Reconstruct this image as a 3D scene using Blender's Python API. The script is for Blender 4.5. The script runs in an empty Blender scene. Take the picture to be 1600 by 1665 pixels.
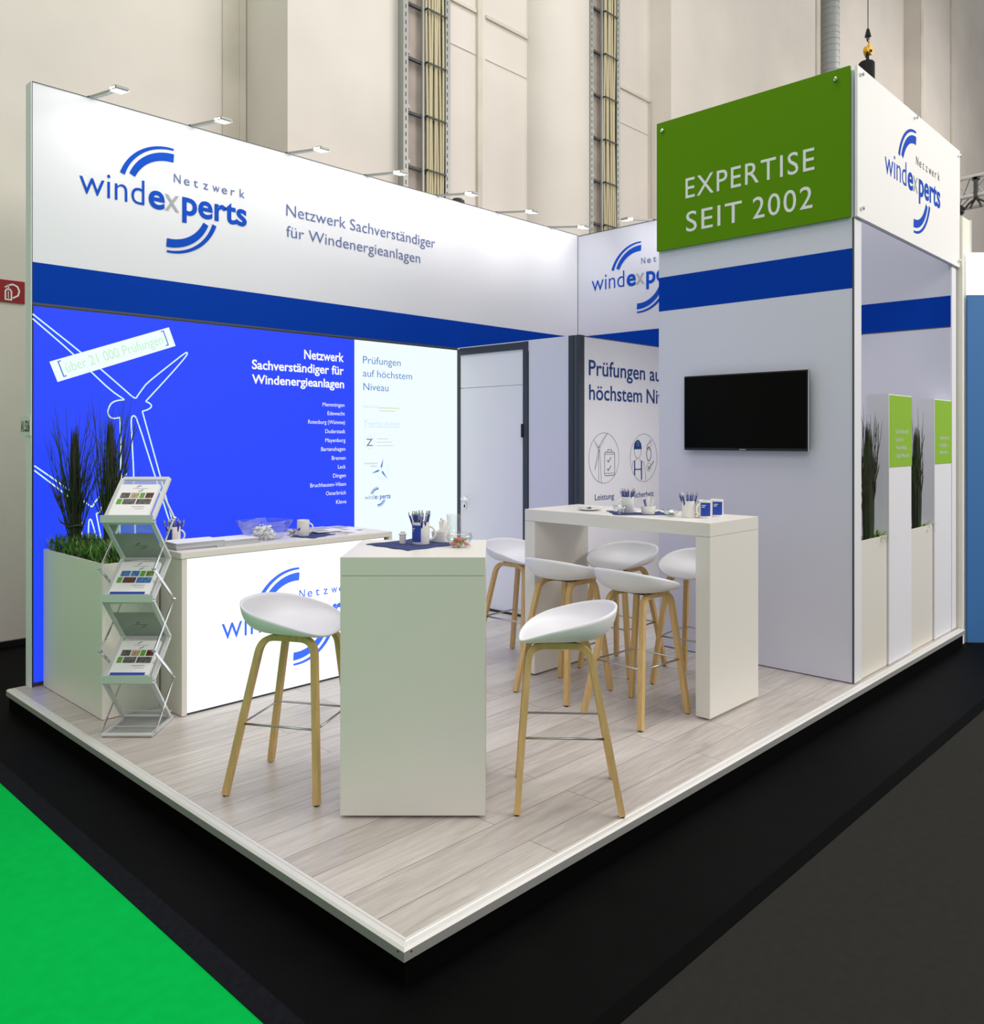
import bpy, bmesh, math, random
from mathutils import Vector, Matrix

SC = bpy.context.scene
COL = SC.collection
rnd = random.Random(7)
PI = math.pi


def lin(r, g, b):
    def f(c):
        c /= 255.0
        return c / 12.92 if c <= 0.04045 else ((c + 0.055) / 1.055) ** 2.4
    return (f(r), f(g), f(b), 1.0)


# ------------------------------------------------------------------ camera
HEAD = math.radians(43.928)            # view direction measured from +X towards +Y is 90 - HEAD
cam_d = bpy.data.cameras.new('camera')
cam_d.sensor_fit = 'HORIZONTAL'
cam_d.sensor_width = 36.0
cam_d.lens = 36.0 * 1361.0 / 1600.0
cam_d.shift_y = -119.5 / 1600.0
cam_d.clip_end = 200
cam = bpy.data.objects.new('camera', cam_d)
COL.objects.link(cam)
cam.location = (-1.6942, -2.0138, 1.6)
FWD = Vector((math.cos(HEAD), math.sin(HEAD), 0))
RGT = Vector((math.sin(HEAD), -math.cos(HEAD), 0))
cam.rotation_euler = (PI / 2, 0, HEAD - PI / 2)
SC.camera = cam

# ------------------------------------------------------------------ world, lamps, exposure
w = bpy.data.worlds.new('hall_light')
SC.world = w
w.use_nodes = True
bg = w.node_tree.nodes['Background']
bg.inputs[0].default_value = (1.0, 0.985, 0.97, 1)
bg.inputs[1].default_value = 0.45


def area(name, loc, target, sx, sy, power, col=(1, 1, 1)):
    d = bpy.data.lights.new(name, 'AREA')
    d.shape = 'RECTANGLE'
    d.size, d.size_y, d.energy, d.color = sx, sy, power, col
    o = bpy.data.objects.new(name, d)
    COL.objects.link(o)
    o.location = loc
    o.rotation_euler = (Vector(target) - Vector(loc)).to_track_quat('-Z', 'Y').to_euler()
    return o


area('hall_and_fill_lamp', (8.5, -7.5, 6.5), (4.5, 0.5, 1.2), 8, 3, 760, (1, 0.955, 0.89))
area('hall_and_fill_lamp', (2.5, 1.2, 10.5), (2.5, 1.4, 0), 8, 4, 430, (1, 0.985, 0.98))
area('hall_and_fill_lamp', (-5.0, -6.0, 8.0), (1.5, 1.0, 0.5), 5, 3, 230, (1, 0.93, 0.95))  # added fill behind the camera, pinkish to offset the green carpet bounce
area('hall_and_fill_lamp', (19.0, -1.0, 10.0), (17.0, 4.5, 5.0), 6, 3, 330, (1, 0.95, 0.91))  # added unseen fill, brightens the far right stretch of hall wall
SC.view_settings.view_transform = 'Standard'
SC.view_settings.look = 'None'
SC.view_settings.gamma = 1
SC.view_settings.use_curve_mapping = False
SC.view_settings.exposure = 0.0

# ------------------------------------------------------------------ materials
MATS = {}


def pbr(name, col, rough=0.5, metal=0.0, spec=0.5, noise=0.0, nscale=3.0, stretch=(1, 1, 1), emit=None, estr=1.0, bump=0.0):
    if name in MATS:
        return MATS[name]
    m = bpy.data.materials.new(name)
    m.use_nodes = True
    nt = m.node_tree
    b = nt.nodes['Principled BSDF']
    c = lin(*col)
    b.inputs['Base Color'].default_value = c
    b.inputs['Roughness'].default_value = rough
    b.inputs['Metallic'].default_value = metal
    b.inputs['Specular IOR Level'].default_value = spec
    if emit:
        b.inputs['Emission Color'].default_value = lin(*emit)
        b.inputs['Emission Strength'].default_value = estr
    if noise > 0 or bump > 0:
        tc = nt.nodes.new('ShaderNodeTexCoord')
        mp = nt.nodes.new('ShaderNodeMapping')
        mp.inputs['Scale'].default_value = stretch
        n = nt.nodes.new('ShaderNodeTexNoise')
        n.inputs['Scale'].default_value = nscale
        n.inputs['Detail'].default_value = 6
        nt.links.new(tc.outputs['Object'], mp.inputs[0])
        nt.links.new(mp.outputs[0], n.inputs['Vector'])
        if noise > 0:
            r = nt.nodes.new('ShaderNodeValToRGB')
            lo = [max(0, x * (1 - noise)) for x in c[:3]] + [1]
            hi = [min(1, x * (1 + noise)) for x in c[:3]] + [1]
            r.color_ramp.elements[0].color = lo
            r.color_ramp.elements[1].color = hi
            r.color_ramp.elements[0].position = 0.3
            r.color_ramp.elements[1].position = 0.7
            nt.links.new(n.outputs['Fac'], r.inputs[0])
            nt.links.new(r.outputs[0], b.inputs['Base Color'])
        if bump > 0:
            bp = nt.nodes.new('ShaderNodeBump')
            bp.inputs['Strength'].default_value = bump
            bp.inputs['Distance'].default_value = 0.01
            nt.links.new(n.outputs['Fac'], bp.inputs['Height'])
            nt.links.new(bp.outputs[0], b.inputs['Normal'])
    MATS[name] = m
    return m


def glow(name, col, strength=1.0):
    if name in MATS:
        return MATS[name]
    m = bpy.data.materials.new(name)
    m.use_nodes = True
    nt = m.node_tree
    b = nt.nodes['Principled BSDF']
    b.inputs['Base Color'].default_value = (0.02, 0.02, 0.02, 1)
    b.inputs['Roughness'].default_value = 0.6
    b.inputs['Specular IOR Level'].default_value = 0.1
    b.inputs['Emission Color'].default_value = lin(*col)
    b.inputs['Emission Strength'].default_value = strength
    MATS[name] = m
    return m


def glassmat(name, tint=(0.975, 0.985, 0.985), rough=0.03):
    """thin clear glass: transparent film with a fresnel reflection"""
    m = bpy.data.materials.new(name)
    m.use_nodes = True
    nt = m.node_tree
    nt.nodes.clear()
    out = nt.nodes.new('ShaderNodeOutputMaterial')
    mx = nt.nodes.new('ShaderNodeMixShader')
    tr = nt.nodes.new('ShaderNodeBsdfTransparent')
    gl = nt.nodes.new('ShaderNodeBsdfGlossy')
    lw = nt.nodes.new('ShaderNodeLayerWeight')
    mr = nt.nodes.new('ShaderNodeMapRange')
    tr.inputs[0].default_value = (*tint, 1)
    gl.inputs['Roughness'].default_value = rough
    lw.inputs['Blend'].default_value = 0.28
    mr.inputs['To Min'].default_value = 0.02
    mr.inputs['To Max'].default_value = 0.5
    nt.links.new(lw.outputs['Facing'], mr.inputs['Value'])
    nt.links.new(mr.outputs[0], mx.inputs[0])
    nt.links.new(tr.outputs[0], mx.inputs[1])
    nt.links.new(gl.outputs[0], mx.inputs[2])
    nt.links.new(mx.outputs[0], out.inputs[0])
    MATS[name] = m
    return m


def plank_mat():
    m = bpy.data.materials.new('laminate_oak')
    m.use_nodes = True
    nt = m.node_tree
    N, L = nt.nodes, nt.links
    b = N['Principled BSDF']
    tc = N.new('ShaderNodeTexCoord')
    br = N.new('ShaderNodeTexBrick')
    br.inputs['Scale'].default_value = 1
    br.inputs['Brick Width'].default_value = 1.285
    br.inputs['Row Height'].default_value = 0.192
    br.inputs['Mortar Size'].default_value = 0.0016
    br.inputs['Mortar Smooth'].default_value = 0.1
    br.inputs['Bias'].default_value = 0.0
    br.offset = 0.37
    br.offset_frequency = 2
    br.inputs['Color1'].default_value = (0, 0, 0, 1)
    br.inputs['Color2'].default_value = (1, 1, 1, 1)
    br.inputs['Mortar'].default_value = (0.5, 0.5, 0.5, 1)
    L.new(tc.outputs['Object'], br.inputs['Vector'])
    # grain: noise stretched along the plank, shifted per plank
    sh = N.new('ShaderNodeVectorMath')
    sh.operation = 'MULTIPLY_ADD'
    sh.inputs[1].default_value = (7.0, 3.0, 0)
    L.new(br.outputs['Color'], sh.inputs[0])
    L.new(tc.outputs['Object'], sh.inputs[2])
    mp = N.new('ShaderNodeMapping')
    mp.inputs['Scale'].default_value = (1.3, 14, 1)
    L.new(sh.outputs[0], mp.inputs[0])
    g = N.new('ShaderNodeTexNoise')
    g.inputs['Scale'].default_value = 2.2
    g.inputs['Detail'].default_value = 9
    g.inputs['Roughness'].default_value = 0.65
    g.inputs['Distortion'].default_value = 0.6
    L.new(mp.outputs[0], g.inputs['Vector'])
    mx = N.new('ShaderNodeMix')
    mx.data_type = 'FLOAT'
    mx.inputs[0].default_value = 0.20
    L.new(g.outputs['Fac'], mx.inputs[2])
    L.new(br.outputs['Color'], mx.inputs[3])
    r = N.new('ShaderNodeValToRGB')
    e = r.color_ramp.elements
    e[0].position, e[0].color = 0.25, lin(166, 158, 151)
    e[1].position, e[1].color = 0.72, lin(213, 206, 199)
    mid = r.color_ramp.elements.new(0.5)
    mid.color = lin(194, 187, 180)
    L.new(mx.outputs[0], r.inputs[0])
    m2 = N.new('ShaderNodeMix')
    m2.data_type = 'RGBA'
    m2.inputs[7].default_value = lin(112, 102, 94)
    L.new(br.outputs['Fac'], m2.inputs[0])
    L.new(r.outputs[0], m2.inputs[6])
    L.new(m2.outputs[2], b.inputs['Base Color'])
    b.inputs['Roughness'].default_value = 0.36
    b.inputs['Specular IOR Level'].default_value = 0.5
    return m


def spiral_mat():
    m = bpy.data.materials.new('spiral_duct_metal')
    m.use_nodes = True
    nt = m.node_tree
    b = nt.nodes['Principled BSDF']
    b.inputs['Base Color'].default_value = lin(176, 180, 178)
    b.inputs['Metallic'].default_value = 0.35
    b.inputs['Roughness'].default_value = 0.5
    return m


M = dict(
    concrete=pbr('hall_concrete', (219, 212, 203), 0.9, spec=0.2, noise=0.07, nscale=0.7, bump=0.1),
    concrete2=pbr('hall_concrete_raw', (205, 198, 184), 0.9, spec=0.2, noise=0.12, nscale=1.6),
    black_floor=pbr('black_floor_coating', (6, 6, 6), 0.6, spec=0.05, noise=0.25, nscale=6),
    green_carpet=pbr('green_carpet_pile', (0, 176, 72), 0.95, spec=0.05, noise=0.05, nscale=18, bump=0.3),
    grey_carpet=pbr('dark_grey_carpet_pile', (43, 43, 40), 0.95, spec=0.05, noise=0.06, nscale=25, bump=0.3),
    tape=pbr('dark_edge_tape', (15, 16, 21), 0.6, spec=0.06, noise=0.4, nscale=40),
    planks=plank_mat(),
    alu=pbr('aluminium_trim', (166, 166, 163), 0.5, metal=0.3),
    trim_white=pbr('pale_step_trim', (226, 225, 221), 0.45, metal=0.2),
    plinth=pbr('black_plinth', (8, 8, 8), 0.7, spec=0.03),
    panel=pbr('white_stand_panel', (228, 228, 234), 0.6, spec=0.3),
    panel_lav=pbr('pale_lavender_panel', (214, 215, 228), 0.6, spec=0.3),
    sign_chord_white=pbr('white_sign_and_lit_chord', (238, 237, 236), 0.55, spec=0.3),
    cream=pbr('cream_laminate', (228, 224, 214), 0.4, spec=0.4),
    blue=pbr('stripe_blue', (6, 60, 168), 0.7, spec=0.04),
    blue_ink=pbr('blue_print', (24, 78, 190), 0.7, spec=0.05),
    navy_ink=pbr('navy_print', (28, 62, 128), 0.6, spec=0.2),
    slate_ink=pbr('slate_blue_print', (92, 108, 158), 0.6, spec=0.2),
    grey_ink=pbr('grey_print', (165, 166, 168), 0.6, spec=0.2),
    icon_ink=pbr('dark_grey_print', (105, 106, 112), 0.6, spec=0.2),
    green_sign=pbr('green_sign_board', (90, 138, 6), 0.6, spec=0.08),
    green_label=pbr('light_green_board', (142, 186, 58), 0.6, spec=0.1),
    sign_letter=pbr('pale_grey_letters', (226, 230, 226), 0.5),
    dark_frame=pbr('anthracite_frame', (52, 60, 68), 0.5, metal=0.2),
    seam=pbr('dark_seam', (70, 72, 76), 0.6),
    lb_blue=glow('lit_blue_film', (32, 68, 252), 1.0),
    lb_white=glow('lit_white_film', (240, 252, 255), 1.0),
    lb_line=glow('lit_outline_white', (215, 250, 255), 1.0),
    lb_text=glow('lit_text_white', (250, 252, 255), 1.0),
    lb_blueink=glow('lit_text_blue', (72, 128, 200), 1.0),
    lb_brblue=glow('lit_text_bright_blue', (58, 112, 255), 1.0),
    lb_palegreen=glow('lit_text_pale_green', (192, 240, 200), 1.0),
    lb_paleblue=glow('lit_text_pale_blue', (190, 220, 245), 1.0),
    lb_palegrey=glow('lit_text_pale_grey', (205, 214, 222), 1.0),
    lb_lime=glow('lit_line_lime', (206, 226, 130), 1.0),
    lb_darkgrey=glow('lit_text_grey', (110, 116, 150), 1.0),
    counter_lit=glow('lit_counter_film', (248, 253, 255), 1.12),
    table=pbr('white_table_laminate', (229, 226, 218), 0.4, spec=0.4),
    seat=pbr('white_seat_shell', (236, 236, 240), 0.45, spec=0.4),
    oak=pbr('oak_leg', (210, 176, 118), 0.5, spec=0.35, noise=0.12, nscale=9, stretch=(6, 6, 0.6)),
    steel=pbr('brushed_steel', (190, 190, 190), 0.3, metal=1.0),
    chrome=pbr('chrome', (225, 225, 228), 0.14, metal=1.0),
    black=pbr('black_plastic', (18, 18, 20), 0.4),
    screen=pbr('black_screen', (3, 3, 4), 0.2, spec=0.1),
    silver=pbr('silver_frame', (216, 217, 218), 0.42, metal=0.3),
    acrylic=pbr('grey_acrylic', (150, 152, 150), 0.25, spec=0.5),
    paper=pbr('paper_white', (238, 238, 238), 0.6, spec=0.2),
    paper_grey=pbr('paper_edge_grey', (172, 175, 182), 0.7, spec=0.2),
    photo_dark=pbr('photo_print_dark', (92, 88, 84), 0.5, noise=0.7, nscale=60),
    photo_sky=pbr('photo_print_sky', (70, 118, 178), 0.5, noise=0.45, nscale=50),
    photo_field=pbr('photo_print_field', (120, 135, 70), 0.5, noise=0.5, nscale=60),
    photo_sand=pbr('photo_print_sand', (178, 160, 128), 0.5, noise=0.4, nscale=60),
    photo_brown=pbr('photo_print_brown', (92, 52, 44), 0.5, noise=0.5, nscale=60),
    tile_green=pbr('tile_green', (96, 160, 44), 0.5),
    ceramic=pbr('white_ceramic', (238, 236, 232), 0.25, spec=0.5),
    print_blue=pbr('mug_print_blue', (32, 66, 170), 0.35),
    napkin=pbr('blue_napkin', (68, 78, 120), 0.9, spec=0.1, noise=0.12, nscale=60),
    pen_blue=pbr('pen_blue', (28, 38, 120), 0.35),
    pen_silver=pbr('pen_silver', (190, 192, 198), 0.3, metal=0.7),
    glass=glassmat('clear_glass'),
    stick=pbr('sugar_stick_paper', (240, 238, 232), 0.7),
    stick_violet=pbr('sugar_stick_violet', (120, 112, 180), 0.7),
    sweet_white=pbr('sweet_wrapper_white', (240, 240, 240), 0.35),
    sweet_red=pbr('sweet_wrapper_red', (205, 82, 62), 0.35),
    sweet_gold=pbr('sweet_wrapper_gold', (196, 150, 70), 0.35, metal=0.3),
    sweet_green=pbr('sweet_wrapper_green', (90, 150, 80), 0.35),
    sweet_teal=pbr('sweet_wrapper_teal', (80, 150, 170), 0.35),
    reed=pbr('dark_reed', (44, 48, 30), 0.7, noise=0.5, nscale=14, stretch=(1, 1, 0.2)),
    reed_green=pbr('green_reed', (44, 66, 30), 0.65, noise=0.4, nscale=14, stretch=(1, 1, 0.2)),
    twig=pbr('brown_twig', (62, 54, 38), 0.75),
    leaf=pbr('leaf_green', (98, 138, 50), 0.6, noise=0.35, nscale=9),
    leaf_dark=pbr('leaf_dark', (62, 100, 36), 0.6, noise=0.4, nscale=9),
    leaf_lime=pbr('leaf_lime', (150, 176, 84), 0.6, noise=0.25, nscale=12),
    moss=pbr('soil_moss', (48, 50, 26), 0.95, noise=0.4, nscale=30),
    galv=pbr('galvanised_steel', (170, 172, 168), 0.5, metal=0.6),
    galv_dark=pbr('dark_galvanised_steel', (78, 80, 78), 0.6, metal=0.4),
    cable=pbr('beige_cable', (196, 186, 152), 0.6),
    cable_board=pbr('cable_back_board', (168, 156, 146), 0.9, noise=0.15, nscale=4),
    red_sign=pbr('fire_sign_red', (150, 28, 30), 0.45),
    plate=pbr('number_plate_grey', (222, 222, 218), 0.6),
    duct=spiral_mat(),
    yellow=pbr('hook_yellow', (236, 178, 30), 0.45),
    bag=pbr('black_chain_bag', (22, 23, 23), 0.85),
    nb_blue=pbr('neighbour_blue', (58, 118, 182), 0.6),
    nb_white=glow('neighbour_lit_white', (255, 255, 255), 1.05),
    nb_cream=pbr('neighbour_panel', (240, 236, 224), 0.6),
    lens=glow('lamp_lens', (255, 252, 246), 3.0),
)

# ------------------------------------------------------------------ mesh helpers


class MB:
    def __init__(s):
        s.v, s.f, s.m, s.mats = [], [], [], []

    def mi(s, mat):
        if mat not in s.mats:
            s.mats.append(mat)
        return s.mats.index(mat)

    def add(s, vs, fs, mat=None, T=None):
        o = len(s.v)
        s.v += [tuple(T @ Vector(p)) if T else tuple(p) for p in vs]
        k = s.mi(mat) if mat else 0
        for f in fs:
            s.f.append([i + o for i in f])
            s.m.append(k)
        return s

    def box(s, a, b, mat=None, T=None, bev=0.0):
        x0, y0, z0 = [min(p, q) for p, q in zip(a, b)]
        x1, y1, z1 = [max(p, q) for p, q in zip(a, b)]
        if bev > 0:
            bm = bmesh.new()
            bmesh.ops.create_cube(bm, size=1)
            for v in bm.verts:
                v.co = Vector(((x0 + x1) / 2 + v.co.x * (x1 - x0), (y0 + y1) / 2 + v.co.y * (y1 - y0), (z0 + z1) / 2 + v.co.z * (z1 - z0)))
            bmesh.ops.bevel(bm, geom=bm.edges[:], offset=bev, segments=2, affect='EDGES')
            bm.verts.index_update()
            s.add([v.co[:] for v in bm.verts], [[v.index for v in f.verts] for f in bm.faces], mat, T)
            bm.free()
            return s
        vs = [(x0, y0, z0), (x1, y0, z0), (x1, y1, z0), (x0, y1, z0), (x0, y0, z1), (x1, y0, z1), (x1, y1, z1), (x0, y1, z1)]
        return s.add(vs, [(0, 3, 2, 1), (4, 5, 6, 7), (0, 1, 5, 4), (1, 2, 6, 5), (2, 3, 7, 6), (3, 0, 4, 7)], mat, T)

    def prism(s, poly, y0, y1, mat=None, T=None):
        """poly in (x, z), extruded along y"""
        n = len(poly)
        vs = [(p[0], y0, p[1]) for p in poly] + [(p[0], y1, p[1]) for p in poly]
        fs = [list(range(n)), list(range(2 * n - 1, n - 1, -1))]
        fs += [(i, i + n, (i + 1) % n + n, (i + 1) % n) for i in range(n)]
        return s.add(vs, fs, mat, T)

    def tube(s, pts, r, mat=None, T=None, seg=8, closed=False, cap=True, flat=None):
        """pts polyline; r radius or list; flat=(wa, wb) makes a rectangular section with up-hint"""
        pts = [Vector(p) for p in pts]
        n = len(pts)
        rs = r if isinstance(r, (list, tuple)) else [r] * n
        prev = None
        vs = []
        for i, p in enumerate(pts):
            if closed:
                d = (pts[(i + 1) % n] - pts[i - 1]).normalized()
            else:
                d = (pts[min(i + 1, n - 1)] - pts[max(i - 1, 0)]).normalized()
            if flat:
                a = Vector(flat[0])
                a = (a - d * a.dot(d)).normalized()
                b = d.cross(a)
                wa, wb = flat[1], flat[2]
                k = rs[i] if isinstance(r, (list, tuple)) else 1
                ring = [(wa, wb), (-wa, wb), (-wa, -wb), (wa, -wb)]
                vs += [p + a * u * k + b * v * k for u, v in ring]
            else:
                if prev is None:
                    a = d.orthogonal().normalized()
                else:
                    a = prev - d * prev.dot(d)
                    a = a.normalized() if a.length > 1e-6 else d.orthogonal().normalized()
                prev = a
                b = d.cross(a)
                vs += [p + (a * math.cos(2 * PI * k / seg) + b * math.sin(2 * PI * k / seg)) * rs[i] for k in range(seg)]
        sg = 4 if flat else seg
        fs = []
        for i in range(n if closed else n - 1):
            j = (i + 1) % n
            for k in range(sg):
                k2 = (k + 1) % sg
                fs.append((i * sg + k, i * sg + k2, j * sg + k2, j * sg + k))
        if cap and not closed:
            fs.append(tuple(reversed(range(sg))))
            fs.append(tuple(range((n - 1) * sg, n * sg)))
        return s.add(vs, fs, mat, T)

    def lathe(s, prof, mat=None, T=None, seg=28, sq=None):
        """prof list of (r, z); open ends are closed when r == 0.  sq: superellipse exponent"""
        vs, fs = [], []
        n = len(prof)
        for r, z in prof:
            for k in range(seg):
                a = 2 * PI * k / seg
                c, sn = math.cos(a), math.sin(a)
                if sq:
                    c = math.copysign(abs(c) ** (2 / sq), c)
                    sn = math.copysign(abs(sn) ** (2 / sq), sn)
                vs.append((r * c, r * sn, z))
        for i in range(n - 1):
            for k in range(seg):
                k2 = (k + 1) % seg
                fs.append((i * seg + k, i * seg + k2, (i + 1) * seg + k2, (i + 1) * seg + k))
        return s.add(vs, fs, mat, T)

    def build(s, name, mat=None, parent=None, smooth=False, weld=False, autos=False):
        me = bpy.data.meshes.new(name)
        me.from_pydata([tuple(v) for v in s.v], [], s.f)
        ms = s.mats if s.mats else [mat]
        if s.mats and mat and None in s.mats:
            pass
        for m in ms:
            me.materials.append(m)
        if len(ms) > 1:
            me.polygons.foreach_set('material_index', s.m)
        if weld:
            bm = bmesh.new()
            bm.from_mesh(me)
            bmesh.ops.remove_doubles(bm, verts=bm.verts[:], dist=1e-5)
            bmesh.ops.recalc_face_normals(bm, faces=bm.faces[:])
            bm.to_mesh(me)
            bm.free()
        if smooth or autos:
            me.polygons.foreach_set('use_smooth', [True] * len(me.polygons))
        if autos:
            bm = bmesh.new()
            bm.from_mesh(me)
            for e in bm.edges:
                if len(e.link_faces) == 2 and e.calc_face_angle(0) > 0.6:
                    e.smooth = False
            bm.to_mesh(me)
            bm.free()
        me.update()
        o = bpy.data.objects.new(name, me)
        COL.objects.link(o)
        if parent is not None:
            o.parent = parent
        return o


def tag(o, label=None, cat=None, group=None, kind=None):
    if label:
        o['label'] = label
    if cat:
        o['category'] = cat
    if group:
        o['group'] = group
    if kind:
        o['kind'] = kind
    return o


def thing(name, label, cat, loc=(0, 0, 0), rz=0.0, group=None, kind=None):
    o = bpy.data.objects.new(name, None)
    o.empty_display_size = 0.1
    COL.objects.link(o)
    o.location = loc
    o.rotation_euler = (0, 0, rz)
    return tag(o, label, cat, group, kind)


def copy_tree(src, loc=None, rz=None, label=None, group=None, parent=None):
    c = src.copy()
    COL.objects.link(c)
    if parent is not None:
        c.parent = parent
    if loc is not None:
        c.location = loc
    if rz is not None:
        c.rotation_euler = (0, 0, rz) if not isinstance(rz, tuple) else rz
    if label:
        c['label'] = label
    if group:
        c['group'] = group
    for ch in list(src.children):
        copy_tree(ch, parent=c)
    return c


# --- flat print helpers: a frame is (origin, u, v, n)
def frame(o, u, n, v=(0, 0, 1)):
    return (Vector(o), Vector(u).normalized(), Vector(v).normalized(), Vector(n).normalized())


def fp(fr, a, b, off=0.0):
    return fr[0] + fr[1] * a + fr[2] * b + fr[3] * off


_tc = {}


def textgeo(s, weight, track=1.0):
    key = (s, weight, track)
    if key in _tc:
        return _tc[key]
    c = bpy.data.curves.new('tmp_text', 'FONT')
    c.body = s
    c.size = 1
    c.resolution_u = 4
    c.offset = weight
    c.space_character = track
    c.fill_mode = 'FRONT'
    o = bpy.data.objects.new('tmp_text', c)
    COL.objects.link(o)
    bpy.context.view_layer.update()
    me = bpy.data.meshes.new_from_object(o.evaluated_get(bpy.context.evaluated_depsgraph_get()))
    vs = [v.co[:2] for v in me.vertices]
    fs = [list(p.vertices) for p in me.polygons]
    bpy.data.objects.remove(o)
    bpy.data.curves.remove(c)
    bpy.data.meshes.remove(me)
    xs = [v[0] for v in vs]
    _tc[key] = (vs, fs, min(xs), max(xs))
    return _tc[key]


def fontmetric(ch):
    vs = textgeo(ch, 0)[0]
    return max(v[1] for v in vs)


CAPH = fontmetric('H')
XH = fontmetric('x')


def text(mb, fr, s, x0, x1, z, h, mat, weight=0.0, off=0.0015, ref='cap', track=1.0):
    """fit string s between x0 and x1, baseline z, cap (or x) height h"""
    vs, fs, a, b = textgeo(s, weight, track)
    sx = (x1 - x0) / (b - a)
    sy = h / (CAPH if ref == 'cap' else XH)
    mb.add([fp(fr, x0 + (v[0] - a) * sx, z + v[1] * sy, off) for v in vs], fs, mat)


def words(parent, name, fr, *args, **kw):
    b = MB()
    text(b, fr, *args, **kw)
    return b.build(name, None, parent)


def rect(mb, fr, x0, x1, z0, z1, mat, off=0.0012):
    mb.add([fp(fr, x0, z0, off), fp(fr, x1, z0, off), fp(fr, x1, z1, off), fp(fr, x0, z1, off)], [(0, 1, 2, 3)], mat)


def poly(mb, fr, pts, mat, off=0.0012):
    mb.add([fp(fr, p[0], p[1], off) for p in pts], [list(range(len(pts)))], mat)


def stroke(mb, fr, pts, wd, mat, off=0.0015, closed=False):
    """flat ribbon along a polyline in a frame"""
    pts = [Vector((p[0], p[1])) for p in pts]
    n = len(pts)
    L, R = [], []
    for i, p in enumerate(pts):
        if closed:
            d1, d2 = (p - pts[i - 1]), (pts[(i + 1) % n] - p)
        else:
            d1 = p - pts[i - 1] if i else pts[1] - pts[0]
            d2 = pts[i + 1] - p if i < n - 1 else d1
        d1, d2 = d1.normalized(), d2.normalized()
        n1 = Vector((-d1.y, d1.x))
        n2 = Vector((-d2.y, d2.x))
        m = n1 + n2
        m = m.normalized() if m.length > 0.2 else n1
        k = min(1.8, 1 / max(0.4, m.dot(n1)))
        L.append(p + m * wd / 2 * k)
        R.append(p - m * wd / 2 * k)
    vs = [fp(fr, q.x, q.y, off) for q in L] + [fp(fr, q.x, q.y, off) for q in R]
    fs = [(i, (i + 1) % n, (i + 1) % n + n, i + n) for i in range(n if closed else n - 1)]
    mb.add(vs, fs, mat)


def ring(cx, cz, rx, rz, n=40, a0=0.0, a1=2 * PI):
    full = abs(a1 - a0 - 2 * PI) < 1e-6
    return [(cx + rx * math.cos(a0 + (a1 - a0) * i / (n if full else n - 1)), cz + rz * math.sin(a0 + (a1 - a0) * i / (n if full else n - 1))) for i in range(n)]


def arc_band(mb, fr, cx, cz, a0, a1, ro0, ro1, ri0, ri1, mat, sz=1.0, off=0.0015, n=28):
    """band between radii that run from (ro0, ri0) at a0 to (ro1, ri1) at a1"""
    vs, fs = [], []
    for i in range(n + 1):
        t = i / n
        a = a0 + (a1 - a0) * t
        ro, ri = ro0 + (ro1 - ro0) * t, ri0 + (ri1 - ri0) * t
        vs += [fp(fr, cx + ro * math.cos(a), cz + ro * math.sin(a) * sz, off), fp(fr, cx + ri * math.cos(a), cz + ri * math.sin(a) * sz, off)]
    for i in range(n):
        fs.append((2 * i, 2 * i + 2, 2 * i + 3, 2 * i + 1))
    mb.add(vs, fs, mat)


def logo_arcs(mb, fr, x0, z0, W, mat, off=0.0015, sz=1.0, which=(0, PI)):
    cx, cz = x0 + 0.506 * W, z0 + 0.0616 * W * sz
    k = W
    for s in which:
        arc_band(mb, fr, cx, cz, math.radians(86) + s, math.radians(161) + s, 0.3066 * k, 0.3066 * k, 0.294 * k, 0.278 * k, mat, sz, off)
        arc_band(mb, fr, cx, cz, math.radians(85) + s, math.radians(156) + s, 0.275 * k, 0.260 * k, 0.2245 * k, 0.2245 * k, mat, sz, off)


def logo_letters(mb, fr, x0, z0, W, ink, grey, off=0.0015, sub=True, subink=None, sz=1.0):
    xh = 0.094 * W * sz
    text(mb, fr, 'wind', x0, x0 + 0.354 * W, z0, xh, ink, -0.007, off, 'x')
    text(mb, fr, 'e', x0 + 0.378 * W, x0 + 0.474 * W, z0, xh, ink, 0.022, off, 'x')
    text(mb, fr, 'x', x0 + 0.474 * W, x0 + 0.56 * W, z0, xh, grey, 0.0, off + 0.0002, 'x')
    text(mb, fr, 'perts', x0 + 0.579 * W, x0 + W, z0, xh, ink, 0.022, off, 'x')
    if sub:
        logo_sub(mb, fr, x0, z0, W, subink or ink, off, sz)


def logo_sub(mb, fr, x0, z0, W, ink, off=0.0015, sz=1.0):
    xs = x0 + 0.528 * W
    step = 0.0605 * W
    wd = [.046, .04, .032, .036, .052, .04, .030, .038]
    for i, ch in enumerate('Netzwerk'):
        text(mb, fr, ch, xs + i * step, xs + i * step + wd[i] * W * 0.9, z0 + 0.172 * W * sz, 0.052 * W * sz, ink, 0.004, off)


def logo(parent, fr, x0, z0, W, ink, grey, off=0.0015, subink=None, sz=1.0):
    for w_ in ((0,), (PI,)):
        a = MB()
        logo_arcs(a, fr, x0, z0, W, ink, off, sz, w_)
        a.build('logo_arc', None, parent)
    a = MB()
    logo_letters(a, fr, x0, z0, W, ink, grey, off, False, subink, sz)
    a.build('logo_lettering', None, parent)
    a = MB()
    logo_sub(a, fr, x0, z0, W, subink or ink, off, sz)
    a.build('logo_subline', None, parent)


# ================================================================== HALL SHELL
ZF = -0.13
b = MB()
b.box((-14, -14, ZF - 0.2), (72, 8, ZF), M['black_floor'])
tag(b.build('floor'), kind='structure')

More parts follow.
